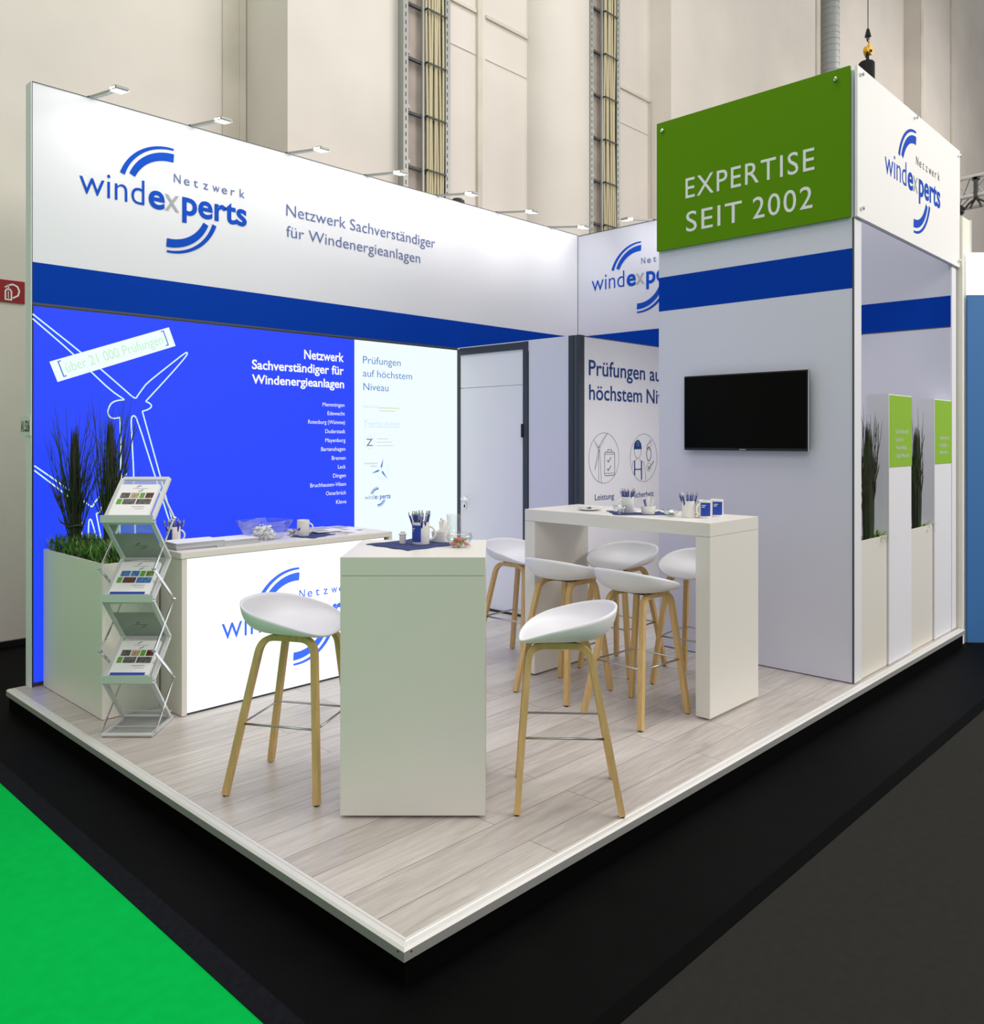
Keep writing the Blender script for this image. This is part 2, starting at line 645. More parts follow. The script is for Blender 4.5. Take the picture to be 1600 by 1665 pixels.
b = MB()
b.box((-12, -12, ZF), (-0.385, 5.6, ZF + 0.006), M['green_carpet'])
tag(b.build('carpet'), 'bright green carpet of the aisle left of the stand', 'carpet')
b = MB()
b.box((-0.385, -12, ZF), (-0.30, 5.6, ZF + 0.009), M['tape'])
tag(b.build('edge_strip'), 'dark edging strip along the bright green carpet', 'edging strip')
b = MB()
b.box((-0.30, -12, ZF), (22, -0.575, ZF + 0.006), M['grey_carpet'])
tag(b.build('carpet'), 'dark grey carpet of the aisle right of the stand', 'carpet')
b = MB()
b.box((-0.30, -0.575, ZF), (22, -0.515, ZF + 0.009), M['plinth'])
tag(b.build('edge_strip'), 'black edging strip along the dark grey carpet', 'edging strip')

# hall wall behind the stand
HT = 15.0
wall = MB()
c = M['concrete']
wall.box((-12, 5.72, ZF), (2.71, 6.4, HT), c)
wall.box((2.71, 4.94, ZF), (8.92, 6.4, HT), c)
wall.box((8.92, 4.58, ZF), (14.0, 6.4, HT), c)
wall.box((14.0, 4.95, ZF), (20.1, 6.4, HT), c)
wall.box((20.1, 4.58, ZF), (70, 6.4, HT + 6), c)
hall = wall.build('wall_hall')
tag(hall, kind='structure')
b = MB()
b.box((2.63, 5.69, ZF), (2.70, 5.72, HT), M['concrete2'])
b.box((2.45, 5.70, ZF), (2.63, 5.72, HT), M['concrete2'])
tag(b.build('trim_1', None, hall), kind='structure')
b = MB()
for x0, x1 in ((4.74, 5.24), (5.41, 6.14), (7.13, 7.25), (7.99, 8.90)):
    b.box((x0, 4.915, 6.585), (x1, 4.94, 6.625), M['concrete2'])
    b.box((x0, 4.93, 6.10), (x1, 4.94, 6.112), M['concrete'])
b.box((5.25, 4.90, ZF), (5.32, 4.94, HT), M['concrete2'])
b.box((8.86, 4.925, ZF), (8.90, 4.94, 6.6), M['concrete2'])
tag(b.build('trim_2', None, hall), kind='structure')
b = MB()
n = 24
b.add([(6.68 + 0.52 * math.cos(PI + PI * i / n), 4.94 + 0.42 * math.sin(PI + PI * i / n), z) for z in (ZF, HT) for i in range(n + 1)],
      [(i, i + 1, i + n + 2, i + n + 1) for i in range(n)], M['concrete'])
tag(b.build('trim_3', None, hall, smooth=True), kind='structure')
b = MB()
b.box((14.0, 4.56, ZF), (14.18, 4.58, HT), M['concrete2'])
b.box((20.1, 4.56, ZF), (20.28, 4.58, HT), M['concrete2'])
b.box((22.5, 4.55, ZF), (22.6, 4.58, HT), M['concrete2'])
tag(b.build('trim_4', None, hall), kind='structure')
b = MB()
b.box((-12, 5.69, ZF), (2.7, 5.72, ZF + 0.05), M['black'])
tag(b.build('baseboard_hall', None, hall), kind='structure')

# fire point sign
t = thing('fire_sign', 'square red sign with white extinguisher symbol on the hall wall', 'sign', (0.56, 5.72, 2.825))
b = MB()
b.box((-0.13, -0.012, -0.092), (0.092, 0, 0.092), M['red_sign'])
b.build('sign_plate', None, t)
fr = frame((0, -0.0125, 0), (1, 0, 0), (0, -1, 0))
b = MB()
stroke(b, fr, [(-0.055, -0.07), (-0.055, 0.0), (-0.045, 0.015), (-0.02, 0.015), (-0.01, 0.0), (-0.01, -0.07)], 0.011, M['paper'], closed=True)
stroke(b, fr, [(-0.033, 0.015), (-0.033, 0.045), (-0.06, 0.03)], 0.01, M['paper'])
stroke(b, fr, [(-0.04, 0.045), (0.0, 0.06), (0.035, 0.045), (0.05, 0.01), (0.04, -0.03), (0.0, -0.055)], 0.013, M['paper'])
stroke(b, fr, [(-0.033, 0.0), (-0.033, -0.06)], 0.006, M['paper'])
b.build('symbol', None, t)

# cable ladders


def cable_ladder(x0, label, ncab):
    t = thing('cable_ladder', label, 'cable ladder', (x0, 4.94, ZF))
    top = HT - ZF - 0.2
    H = top
    b = MB()
    b.box((0.05, -0.02, 2), (0.60, -0.003, H), M['cable_board'])
    b.build('back_board', None, t)
    for xx in (0.0, 0.60):
        b = MB()
        b.box((xx, -0.12, 2), (xx + 0.012, 0, H), M['galv'] if xx == 0 else M['galv_dark'])
        b.box((xx - 0.03 if xx == 0 else xx - 0.02, -0.13, 2), (xx + 0.035 if xx == 0 else xx + 0.05, -0.118, H), M['galv'])
        z = 2.05
        while z < H:
            b.box((xx - 0.004, -0.132, z), (xx + 0.008, -0.13, z + 0.045), M['galv_dark'])
            z += 0.085
        b.build('side_rail', None, t)
    b = MB()
    b.box((0.265, -0.10, 2), (0.29, -0.07, H), M['galv'])
    b.build('middle_rail', None, t)
    z = 2.3
    k = 0
    while z < H:
        b = MB()
        b.box((0.01, -0.075, z), (0.60, -0.045, z + 0.03), M['galv_dark'])
        b.box((0.02, -0.12, z + 0.03), (0.07, -0.08, z + 0.07), M['galv'])
        b.box((0.30, -0.135, z + 0.004), (0.585, -0.1275, z + 0.022), M['galv_dark'])
        b.box((0.30, -0.135, z + 0.004), (0.308, -0.06, z + 0.022), M['galv_dark'])
        b.box((0.577, -0.135, z + 0.004), (0.585, -0.06, z + 0.022), M['galv_dark'])
        b.build('rung', None, t)
        z += 0.585
    cabs = []
    for i in range(ncab):
        xx = x0 + 0.325 + i * (0.235 / (ncab - 1))
        pts = []
        ph = rnd.random() * 6
        zz = 1.9
        while zz < H + ZF:
            pts.append((0.0035 * math.sin(zz * 1.3 + ph) + 0.002 * math.sin(zz * 3.1 + ph * 2), -0.10 + 0.008 * math.cos(zz * 1.7 + ph), zz))
            zz += 0.12
        b = MB()
        b.tube(pts, 0.0155, M['cable'], seg=6)
        o = b.build('cable', None, None, smooth=True)
        o.location = (xx, 4.94, 0)
        tag(o, 'beige cable clipped to the ' + ('left' if x0 < 6 else 'right') + ' cable ladder of the hall wall', 'cable', ('cables on the left ladder' if x0 < 6 else 'cables on the right ladder'))


cable_ladder(4.07, 'steel cable ladder on the hall wall above the lit blue wall, left of two', 7)
cable_ladder(7.32, 'steel cable ladder on the hall wall above the corner of the stand, right of two', 6)

# spiral duct
b = MB()
b.tube([(0, 0, 0), (0, 0, HT - 2)], 0.185, M['duct'], seg=28)
pts = []
for i in range(0, 24 * 90):
    a = 2 * PI * i / 24
    pts.append((0.187 * math.cos(a), 0.187 * math.sin(a), 0.12 * i / 24))
b.tube(pts, 0.006, M['duct'], seg=4)
o = b.build('ventilation_duct', None, None, autos=True)
o.location = (14.75, 4.62, 2.0)
tag(o, 'grey spiral ventilation duct rising along the hall wall behind the green sign', 'duct')

# hoist with chain bag
hx, hy = 11.72, 2.80
t = thing('chain_hoist', 'chain hoist hook with yellow block hanging above the white sign', 'hoist', (hx, hy, 7.6))
b = MB()
b.tube([(0, 0, 0.34), (0, 0, 5.2)], 0.007, M['galv_dark'], seg=6)
b.build('chain', None, t)
b = MB()
b.tube([(0, 0, 0.36), (0, 0, 0.24)], [0.02, 0.05], M['black'], seg=10)
b.tube(ring(0, 0.2, 0.035, 0.035, 16) and [(p[0], 0, p[1]) for p in ring(0, 0.205, 0.035, 0.035, 16)], 0.012, M['black'], seg=6, closed=True)
b.build('swivel', None, t)
b = MB()
b.tube([(0.0, 0, 0.19), (0.045, 0, 0.165), (0.04, 0, 0.13), (0.0, 0, 0.09), (0.0, 0, 0.05)], 0.014, M['yellow'], seg=8)
b.build('hook', None, t)
b = MB()
b.tube([(0.02, -0.05, 0.03), (0.035, 0.05, 0.03)], 0.075, M['yellow'], seg=18)
b.tube([(-0.07, -0.03, 0.01), (-0.07, 0.03, 0.01)], 0.036, M['yellow'], seg=14)
b.build('hook_block', None, t, autos=True)
t = thing('chain_bag', 'black fabric chain bag hanging from the yellow hook', 'bag', (hx - 0.06, hy, 6.55))
b = MB()
b.lathe([(0.0, 0.0), (0.115, 0.0), (0.12, 0.3), (0.118, 0.85), (0.10, 0.875), (0.0, 0.85)], M['bag'], seg=20)
b.build('bag_body', None, t, autos=True)
b = MB()
for s in (-1, 1):
    b.tube([(0.05 + 0.05 * s, 0, 0.86), (0.045 + 0.02 * s, 0, 0.99), (0.05, 0, 1.10)], 0.014, M['bag'], seg=6)
b.tube([(-0.05, 0, 0.93), (0.05, 0, 1.08)], 0.007, M['bag'], seg=6)
b.tube([(0.05, -0.05, 1.04), (0.05, 0.05, 1.10)], 0.03, M['bag'], seg=8)
b.build('strap', None, t)

# lighting truss far right
t = thing('lighting_truss', 'silver lighting truss beyond the right end of the stand', 'truss', (13, 1.9, 5.43))
dy = -0.076
CH = [(0, 0.0), (0, 0.30), (0.26, 0.06 - 0.17)]
for dx, dz in CH:
    b = MB()
    b.tube([(dx, 0.9, dz - 0.05), (dx, -5.5, dz + 0.12)], 0.034, M['sign_chord_white'], seg=10)  # aluminium chord in plain white: its overexposed brightness is put into the colour
    b.build('chord', None, t, smooth=True)
b = MB()
y = 0.8
k = 0
while y > -5.3:
    z = lambda q: -0.05 + (0.9 - q) * 0.17 / 6.4
    for (a, c2) in ((0, 1), (1, 2), (0, 2)):
        A, B = CH[a], CH[c2]
        b.tube([(A[0], y, A[1] + z(y)), (B[0], y - 0.25, B[1] + z(y))], 0.009, M['galv'], seg=5)
        b.tube([(B[0], y - 0.25, B[1] + z(y)), (A[0], y - 0.5, A[1] + z(y))], 0.009, M['galv'], seg=5)
    y -= 0.5
b.build('bracing', None, t)
t = thing('truss_clamp', 'dark clamp and bracket hanging from the silver lighting truss', 'clamp', (13, 1.62, 5.43))
b = MB()
b.box((-0.04, -0.025, -0.06), (0.04, 0.025, 0.26), M['galv_dark'])
b.box((-0.04, -0.05, 0.22), (0.04, 0.05, 0.26), M['galv_dark'])
b.build('clamp_body', None, t)
b = MB()
for a in (-0.28, -0.1, 0.16, 0.3):
    b.tube([(0, 0, -0.06), (0.05, a * 0.4, -0.13), (0.06, a * 0.6, -0.2)], 0.016, M['galv_dark'], seg=6)
b.build('bracket', None, t)
t = thing('spotlight', 'small black lamp under the silver lighting truss', 'lamp', (13, 1.93, 5.24))
b = MB()
b.box((-0.09, -0.13, -0.09), (0.09, 0.13, 0.05), M['black'], bev=0.02)
b.box((-0.02, -0.02, 0.05), (0.02, 0.02, 0.16), M['black'])
b.build('lamp_body', None, t)

# neighbour stand
t = thing('neighbour_wall', 'blue wall with lit white top of the next stand at the right edge', 'wall panel', (6.16, 0.01, ZF + 0.01))
T = Matrix.Rotation(HEAD - PI / 2, 4, 'Z')
b = MB()
b.box((0.02, 0, 0.0), (1.6, 0.02, 2.93), M['nb_blue'], T)
b.build('blue_panel', None, t)
b = MB()
b.box((0.02, 0.0, 2.93), (1.6, 0.02, 3.29), M['nb_white'], T)
b.build('lit_header', None, t)
t = thing('end_panel', 'narrow cream panel standing behind the right end of the white sign', 'wall panel', (6.125, 0.02, ZF))
b = MB()
b.box((0, 0.0, 0), (0.215, 0.1, 3.60), M['nb_cream'])
b.build('panel_body', None, t)
b = MB()
b.box((0.215, -0.005, 0), (0.245, 0.1, 3.61), M['trim_white'])
b.build('edge_profile', None, t)

# ================================================================== STAGE
t = thing('stage_platform', 'raised stand platform with pale oak laminate planks and white edge', 'platform', (0, 0, 0))
SX, SY = 6.12, 3.92
b = MB()
b.box((0.049, 0.049, -0.02), (SX, SY, 0.0), M['planks'])
b.build('laminate_floor', None, t)
# edge trims along both open sides (mitred corner)
prof = [(0.0, -0.040), (0.0, -0.008), (0.010, -0.001), (0.028, 0.0), (0.030, -0.003), (0.034, -0.003), (0.036, 0.0), (0.05, -0.001), (0.05, -0.040)]


def trim(along):
    b = MB()
    n = len(prof)
    vs = []
    for end in (0, 1):
        for d, z in prof:
            if along == 'x':
                vs.append((d if end == 0 else SX, d, z))
            else:
                vs.append((d, d if end == 0 else SY, z))
    fs = [(i, (i + 1) % n, (i + 1) % n + n, i + n) for i in range(n)] + [list(range(n)), list(range(2 * n - 1, n - 1, -1))]
    b.add(vs, fs[:0] + fs[1:], M['trim_white'])
    b.add(vs, fs[:1], M['alu'])
    return b.build('edge_trim', None, t)


trim('x')
trim('y')
b = MB()
b.box((0.018, 0.018, ZF), (SX, SY, -0.040), M['plinth'])
b.build('plinth', None, t)
for p in ((0.0, 0.03, 0), (0.03, 0.0, 1)):
    b = MB()
    T = Matrix.Translation((p[0], p[1], -0.016)) @ (Matrix.Rotation(PI / 2, 4, 'Y') if p[2] == 0 else Matrix.Rotation(PI / 2, 4, 'X'))
    b.lathe([(0, 0.001), (0.004, 0.001), (0.004, -0.001), (0, -0.001)], M['galv_dark'], T, seg=8)
    b.build('screw', None, t)

# ================================================================== WALL LEFT (fascia wall)
YA = 3.84
X0 = 0.125
X1 = 5.78
WT = 3.895
frA = frame((0, YA, 0), (1, 0, 0), (0, -1, 0))
b = MB()
b.box((X0, YA + 0.002, 2.462), (X1 + 0.1, YA + 0.10, WT), M['panel'])
b.box((X0, YA + 0.06, 0), (X1 + 0.1, YA + 0.10, 2.462), M['panel'])
wl = tag(b.build('wall_left'), kind='structure')
b = MB()
rect(b, frA, X0, X1, 2.475, 2.735, M['blue'], 0.0)
b.build('blue_stripe', None, wl)
b = MB()
rect(b, frA, X0, X1, 2.462, 2.475, M['seam'], 0.001)
rect(b, frA, X0, X1, WT - 0.006, WT, M['seam'], 0.001)
rect(b, frA, X0, X0 + 0.005, 2.475, WT, M['seam'], 0.001)
rect(b, frA, X1 - 0.006, X1, 2.475, WT, M['seam'], 0.001)
b.build('panel_edge', None, wl)
b = MB()
b.box((X0 - 0.004, YA - 0.002, 0), (X0, YA + 0.1, WT), M['panel'])
b.build('end_profile', None, wl)
logo(wl, frA, 0.417, 3.24, 1.233, M['blue_ink'], M['grey_ink'], subink=M['slate_ink'])
words(wl, 'lettering', frA, 'Netzwerk Sachverständiger', 2.001, 3.612, 3.39, 0.094, M['slate_ink'], -0.004)
words(wl, 'lettering', frA, 'für Windenergieanlagen', 2.001, 3.425, 3.222, 0.090, M['slate_ink'], -0.004)

t = thing('number_plate', 'small grey plate with stand number on the left wall end', 'plate', (X0 - 0.005, 3.90, 1.68))
b = MB()
b.box((-0.006, -0.07, -0.062), (0, 0.125, 0.062), M['plate'])
b.build('plate_body', None, t)
fr = frame((-0.0065, 0, 0), (0, -1, 0), (-1, 0, 0))
b = MB()
text(b, fr, 'A1.526', -0.11, 0.055, -0.034, 0.068, M['black'], 0.02, 0.001)
b.build('lettering', None, t)

# ------------------------------------------------ lit graphic wall
t = thing('light_box', 'lit blue and white graphic wall with turbine outlines', 'light box', (X0, YA, 0))
frL = frame((-X0, 0.0, 0), (1, 0, 0), (0, -1, 0))
XM, XE = 2.675, 3.93
b = MB()
b.box((0.0, 0.004, 0.02), (XE - X0, 0.055, 2.46), M['dark_frame'])
b.build('frame', None, t)
b = MB()
rect(b, frL, X0 + 0.01, XM, 0.03, 2.452, M['lb_blue'], 0.0)
b.build('blue_graphic', None, t)
b = MB()
rect(b, frL, XM, XE - 0.005, 0.03, 2.452, M['lb_white'], 0.0)
b.build('white_graphic', None, t)
b = MB()
LW = 0.0095


def smooth_pts(pts, it=2):
    for _ in range(it):
        q = [pts[0]]
        for a, c2 in zip(pts, pts[1:]):
            q.append((a[0] * .75 + c2[0] * .25, a[1] * .75 + c2[1] * .25))
            q.append((a[0] * .25 + c2[0] * .75, a[1] * .25 + c2[1] * .75))
        q.append(pts[-1])
        pts = q
    return pts


A = [(0.13, 2.4), (0.42, 2.18), (0.55, 2.075), (0.7, 1.95), (0.775, 1.885), (0.795, 1.882), (0.805, 1.9), (0.84, 1.95), (0.87, 1.99), (1.0, 2.1), (1.155, 2.228), (1.172, 2.228), (1.16, 2.2), (1.05, 2.07), (0.862, 1.862)]
A2 = [(0.862, 1.862), (0.90, 1.845), (0.905, 1.822), (0.87, 1.80), (0.838, 1.792)]
A3 = [(0.838, 1.792), (0.97, 1.32), (1.10, 0.85)]
B1 = [(0.13, 2.37), (0.38, 2.16), (0.49, 2.05), (0.62, 1.93), (0.715, 1.868)]
B2 = [(0.715, 1.868), (0.66, 1.862), (0.62, 1.84), (0.6, 1.79), (0.605, 1.755), (0.635, 1.735), (0.685, 1.745)]
B3 = [(0.685, 1.745), (0.69, 1.32), (0.68, 0.85)]
C1 = [(0.79, 0.85), (0.78, 1.32), (0.76, 1.70), (0.762, 1.75), (0.78, 1.762), (0.80, 1.74), (0.93, 1.33), (1.08, 0.86)]
for p, sm in ((A, 1), (A2, 2), (A3, 0), (B1, 1), (B2, 2), (B3, 0), (C1, 1)):
    stroke(b, frL, smooth_pts(p, sm), LW, M['lb_line'])
for p, sm in (([(0.14, 1.425), (0.29, 1.31), (0.39, 1.225), (0.485, 1.147), (0.495, 1.14), (0.505, 1.147), (0.52, 1.18), (0.60, 1.25), (0.72, 1.36), (0.728, 1.352), (0.67, 1.27), (0.57, 1.14)], 1),
              ([(0.57, 1.14), (0.548, 1.125), (0.565, 1.108), (0.525, 1.092)], 1), ([(0.525, 1.092), (0.57, 0.85)], 0),
              ([(0.14, 1.395), (0.31, 1.25), (0.39, 1.175), (0.445, 1.143)], 1), ([(0.445, 1.143), (0.40, 1.122), (0.38, 1.085), (0.382, 1.06), (0.40, 1.05), (0.43, 1.057)], 1),
              ([(0.43, 1.057), (0.43, 0.85)], 0), ([(0.473, 0.85), (0.475, 1.04), (0.484, 1.06), (0.497, 1.045), (0.545, 0.85)], 1)):
    stroke(b, frL, smooth_pts(p, sm), 0.009, M['lb_line'])
b.build('turbine_outline', None, t)
# tilted banner
b = MB()
q = [(0.28, 1.97), (1.08, 2.27), (1.03, 2.40), (0.23, 2.10)]
poly(b, frL, q, M['lb_white'], 0.002)
b.build('banner', None, t)
d = Vector((0.80, 0.30)).normalized()
frB = (fp(frL, 0.28, 1.97, 0.0), Vector((d.x, 0, d.y)), Vector((-d.y, 0, d.x)), Vector((0, -1, 0)))
words(t, 'banner_lettering', frB, '[', 0.045, 0.068, 0.045, 0.085, M['lb_blueink'], -0.01, 0.0035)
words(t, 'banner_lettering', frB, 'über 21 000 Prüfungen', 0.08, 0.775, 0.04, 0.066, M['lb_palegreen'], -0.005, 0.0035)
words(t, 'banner_lettering', frB, ']', 0.785, 0.808, 0.045, 0.085, M['lb_blueink'], -0.01, 0.0035)
words(t, 'white_lettering', frL, 'Netzwerk', 2.168, 2.563, 2.252, 0.073, M['lb_text'], 0.022)
words(t, 'white_lettering', frL, 'Sachverständiger für', 1.694, 2.563, 2.142, 0.070, M['lb_text'], 0.022)
words(t, 'white_lettering', frL, 'Windenergieanlagen', 1.694, 2.566, 2.029, 0.068, M['lb_text'], 0.022)
for s, l, r, z in [('Memmingen', 2.348, 2.569, 1.869), ('Edewecht', 2.397, 2.573, 1.796), ('Rotenburg (Wümme)', 2.207, 2.574, 1.722), ('Duderstadt', 2.375, 2.577, 1.645),
                   ('Mayenburg', 2.375, 2.579, 1.570), ('Bartenshagen', 2.333, 2.579, 1.496), ('Bremen', 2.44, 2.581, 1.42), ('Leck', 2.503, 2.582, 1.345),
                   ('Dingen', 2.453, 2.584, 1.271), ('Bruchhausen-Vilsen', 2.227, 2.585, 1.198), ('Osnarbrück', 2.382, 2.587, 1.125), ('Kleve', 2.484, 2.589, 1.048)]:
    words(t, 'white_lettering', frL, s, l, r, z, 0.032, M['lb_text'], 0.001)
words(t, 'blue_lettering', frL, 'Prüfungen', 2.765, 3.19, 2.254, 0.063, M['lb_blueink'], -0.002)
words(t, 'blue_lettering', frL, 'auf höchstem', 2.765, 3.325, 2.139, 0.062, M['lb_blueink'], -0.002)
words(t, 'blue_lettering', frL, 'Niveau', 2.77, 3.048, 2.021, 0.063, M['lb_blueink'], -0.002)
b = MB()   # small partner marks
text(b, frL, 'maratin', 2.768, 2.935, 1.868, 0.026, M['lb_palegrey'], -0.01)
rect(b, frL, 2.939, 3.176, 1.868, 1.875, M['lb_lime'], 0.0015)
rect(b, frL, 2.939, 3.131, 1.842, 1.848, M['lb_palegrey'], 0.0015)
b.build('partner_mark', None, t)
b = MB()
text(b, frL, 'MARTIN VELTRUP', 2.815, 3.179, 1.715, 0.026, M['lb_paleblue'], -0.01)
rect(b, frL, 2.815, 3.179, 1.700, 1.704, M['lb_paleblue'], 0.0015)
stroke(b, frL, [(2.775, 1.765), (2.79, 1.74), (2.81, 1.765)], 0.005, M['lb_paleblue'])
stroke(b, frL, [(2.79, 1.74), (2.79, 1.69)], 0.005, M['lb_paleblue'])
b.build('partner_mark', None, t)
b = MB()
stroke(b, frL, ring(2.837, 1.566, 0.055, 0.055), 0.003, M['lb_palegrey'], closed=True)
text(b, frL, 'Z', 2.802, 2.872, 1.535, 0.062, M['lb_darkgrey'], 0.005)
for k, ww in enumerate((0.13, 0.17, 0.19)):
    rect(b, frL, 2.916, 2.916 + ww, 1.594 - k * 0.03, 1.600 - k * 0.03, M['lb_palegrey'], 0.0015)
b.build('partner_mark', None, t)
b = MB()
for tip in ((2.99, 1.425), (3.037, 1.239), (2.857, 1.293)):
    c0 = Vector((2.961, 1.324))
    dd = (Vector(tip) - c0)
    nn = Vector((-dd.y, dd.x)).normalized() * 0.0095
    pp = [c0 + dd * 0.1, c0 + dd * 0.3 + nn, c0 + dd, c0 + dd * 0.3 - nn]
    poly(b, frL, [(p.x, p.y) for p in pp], M['lb_blueink'], 0.0015)
stroke(b, frL, ring(2.965, 1.324, 0.085, 0.085, 26, math.radians(-120), math.radians(60)), 0.002, M['lb_paleblue'])
stroke(b, frL, ring(2.965, 1.324, 0.07, 0.07, 20, math.radians(-150), math.radians(-60)), 0.002, M['lb_paleblue'])
text(b, frL, 'WINDENERGIE', 2.778, 2.925, 1.375, 0.013, M['lb_darkgrey'], -0.01)
text(b, frL, 'ARBEIT', 2.845, 2.925, 1.350, 0.012, M['lb_darkgrey'], -0.01)
b.build('partner_mark', None, t)
b = MB()
logo_arcs(b, frL, 2.786, 1.067, 0.287, M['lb_blueink'])
logo_letters(b, frL, 2.786, 1.067, 0.287, M['lb_blueink'], M['lb_palegrey'], sub=False)
b.build('company_mark', None, t)

# ------------------------------------------------ wall right (second fascia wall)
XB = 5.78
frBW = frame((XB, 0, 0), (0, -1, 0), (-1, 0, 0))
b = MB()
b.box((XB + 0.002, 1.45, 0.007), (XB + 0.10, YA + 0.1, WT - 0.01), M['panel_lav'])
b.box((XB + 0.19, 0.068, 0.007), (XB + 0.28, 1.45, WT - 0.01), M['panel_lav'])
b.box((XB + 0.10, 1.40, 0.007), (XB + 0.19, 1.45, WT - 0.01), M['panel_lav'])
wr = tag(b.build('wall_right'), kind='structure')
b = MB()
rect(b, frBW, -YA, -1.45, 2.50, 2.745, M['blue'], 0.001)
rect(b, frBW, -1.45, -0.068, 2.535, 2.79, M['blue'], -0.1885)
b.build('blue_stripe', None, wr)
b = MB()
rect(b, frBW, -YA, -1.45, WT - 0.018, WT - 0.01, M['seam'], 0.0012)
rect(b, frBW, -YA, -1.45, 2.488, 2.50, M['seam'], 0.0012)
rect(b, frBW, -1.45, -0.068, 2.526, 2.535, M['seam'], -0.1885)
b.build('panel_edge', None, wr)
logo(wr, frBW, -3.645, 3.235, 1.233, M['blue_ink'], M['grey_ink'], subink=M['slate_ink'])

# ------------------------------------------------ store cabin in the corner
XC, YC, CH_ = 3.90, 2.345, 2.475
b = MB()
b.box((XC, 2.92, 0), (XC + 0.06, 2.462, CH_), M['panel_lav'])
b.box((XC, 2.92, 2.38), (XC + 0.06, YA - 0.001, CH_), M['panel_lav'])
ws = tag(b.build('wall_store'), kind='structure')
b = MB()
b.box((XC - 0.008, 3.80, 0), (XC + 0.05, YA - 0.005, CH_ - 0.02), M['dark_frame'])
b.box((XC - 0.008, 2.925, 0), (XC + 0.05, 2.985, CH_ - 0.008), M['dark_frame'])
b.box((XC - 0.008, 2.985, 2.40), (XC + 0.05, 3.80, CH_ - 0.01), M['dark_frame'])
tag(b.build('trim_5', None, ws), kind='structure')
b = MB()
b.box((XC - 0.01, YC, 0), (XC + 0.06, 2.375, CH_), M['dark_frame'])
b.box((XC - 0.004, 2.375, 0), (XC + 0.06, 2.41, CH_), M['seam'])
b.box((XC - 0.01, 2.41, 0), (XC + 0.06, 2.462, CH_), M['dark_frame'])
b.build('corner_post', None, ws)
b = MB()
b.box((XC - 0.012, 2.47, 0), (XC, 2.92, 0.035), M['black'])
b.box((XC - 0.012, 2.985, 0), (XC - 0.008, 3.80, 0.02), M['black'])
tag(b.build('baseboard_store', None, ws), kind='structure')
b = MB()
b.box((XC + 0.002, 2.99, 2.085), (XC + 0.04, 3.798, 2.398), M['panel'])
b.build('transom_panel', None, ws)
b = MB()
b.box((XC + 0.002, 2.99, 0.02), (XC + 0.04, 3.798, 2.080), M['panel'])
dr = tag(b.build('door_1'), kind='structure')
b = MB()
T = Matrix.Translation((XC + 0.002, 3.735, 1.025)) @ Matrix.Rotation(-PI / 2, 4, 'Y')
b.lathe([(0, 0.0), (0.026, 0.0), (0.026, 0.008), (0.0, 0.008)], M['chrome'], T, seg=16)
b.tube([(XC, 3.735, 1.025), (XC - 0.05, 3.735, 1.025), (XC - 0.055, 3.725, 1.025), (XC - 0.055, 3.62, 1.023)], 0.010, M['chrome'], seg=8)
b.build('door_handle', None, dr, autos=True)
b = MB()
T = Matrix.Translation((XC + 0.002, 3.735, 0.955)) @ Matrix.Rotation(-PI / 2, 4, 'Y')
b.lathe([(0, 0.0), (0.026, 0.0), (0.026, 0.008), (0.0, 0.008)], M['chrome'], T, seg=16)
b.box((XC - 0.012, 3.73, 0.94), (XC, 3.74, 0.968), M['black'])
b.build('door_lock', None, dr, autos=True)
b = MB()
b.tube([(XC - 0.01, 2.99, 1.61), (XC - 0.01, 2.99, 1.73)], 0.013, M['black'], seg=10)
b.build('door_hinge', None, dr)

frC = frame((0, YC, 0), (1, 0, 0), (0, -1, 0))
b = MB()
b.box((XC + 0.06, YC, 0), (XB - 0.004, YC + 0.06, CH_ - 0.004), M['panel'])
wf = tag(b.build('wall_front'), kind='structure')
b = MB()
rect(b, frC, XC + 0.06, XB - 0.01, CH_ - 0.012, CH_ - 0.004, M['seam'], 0.001)
rect(b, frC, 5.17, 5.174, 0.02, CH_ - 0.012, M['seam'], 0.001)
b.build('panel_edge', None, wf)
words(wf, 'lettering', frC, 'Prüfungen', 4.02, 4.874, 2.143, 0.128, M['navy_ink'], 0.010)
words(wf, 'lettering', frC, 'auf', 4.95, 5.21, 2.141, 0.128, M['navy_ink'], 0.010)
words(wf, 'lettering', frC, 'höchstem', 4.024, 4.823, 1.933, 0.128, M['navy_ink'], 0.010)
words(wf, 'lettering', frC, 'Niveau', 4.899, 5.46, 1.93, 0.128, M['navy_ink'], 0.010)
words(wf, 'lettering', frC, 'Leistung', 4.106, 4.385, 1.067, 0.052, M['navy_ink'], 0.004)
words(wf, 'lettering', frC, 'Sicherheit', 4.68, 5.015, 1.060, 0.052, M['navy_ink'], 0.004)
ink, nv = M['icon_ink'], M['navy_ink']


def wp(x, y, e):   # icon helper, relative to the circle
    return (e[0] + x * 0.22, e[1] + y * 0.22)


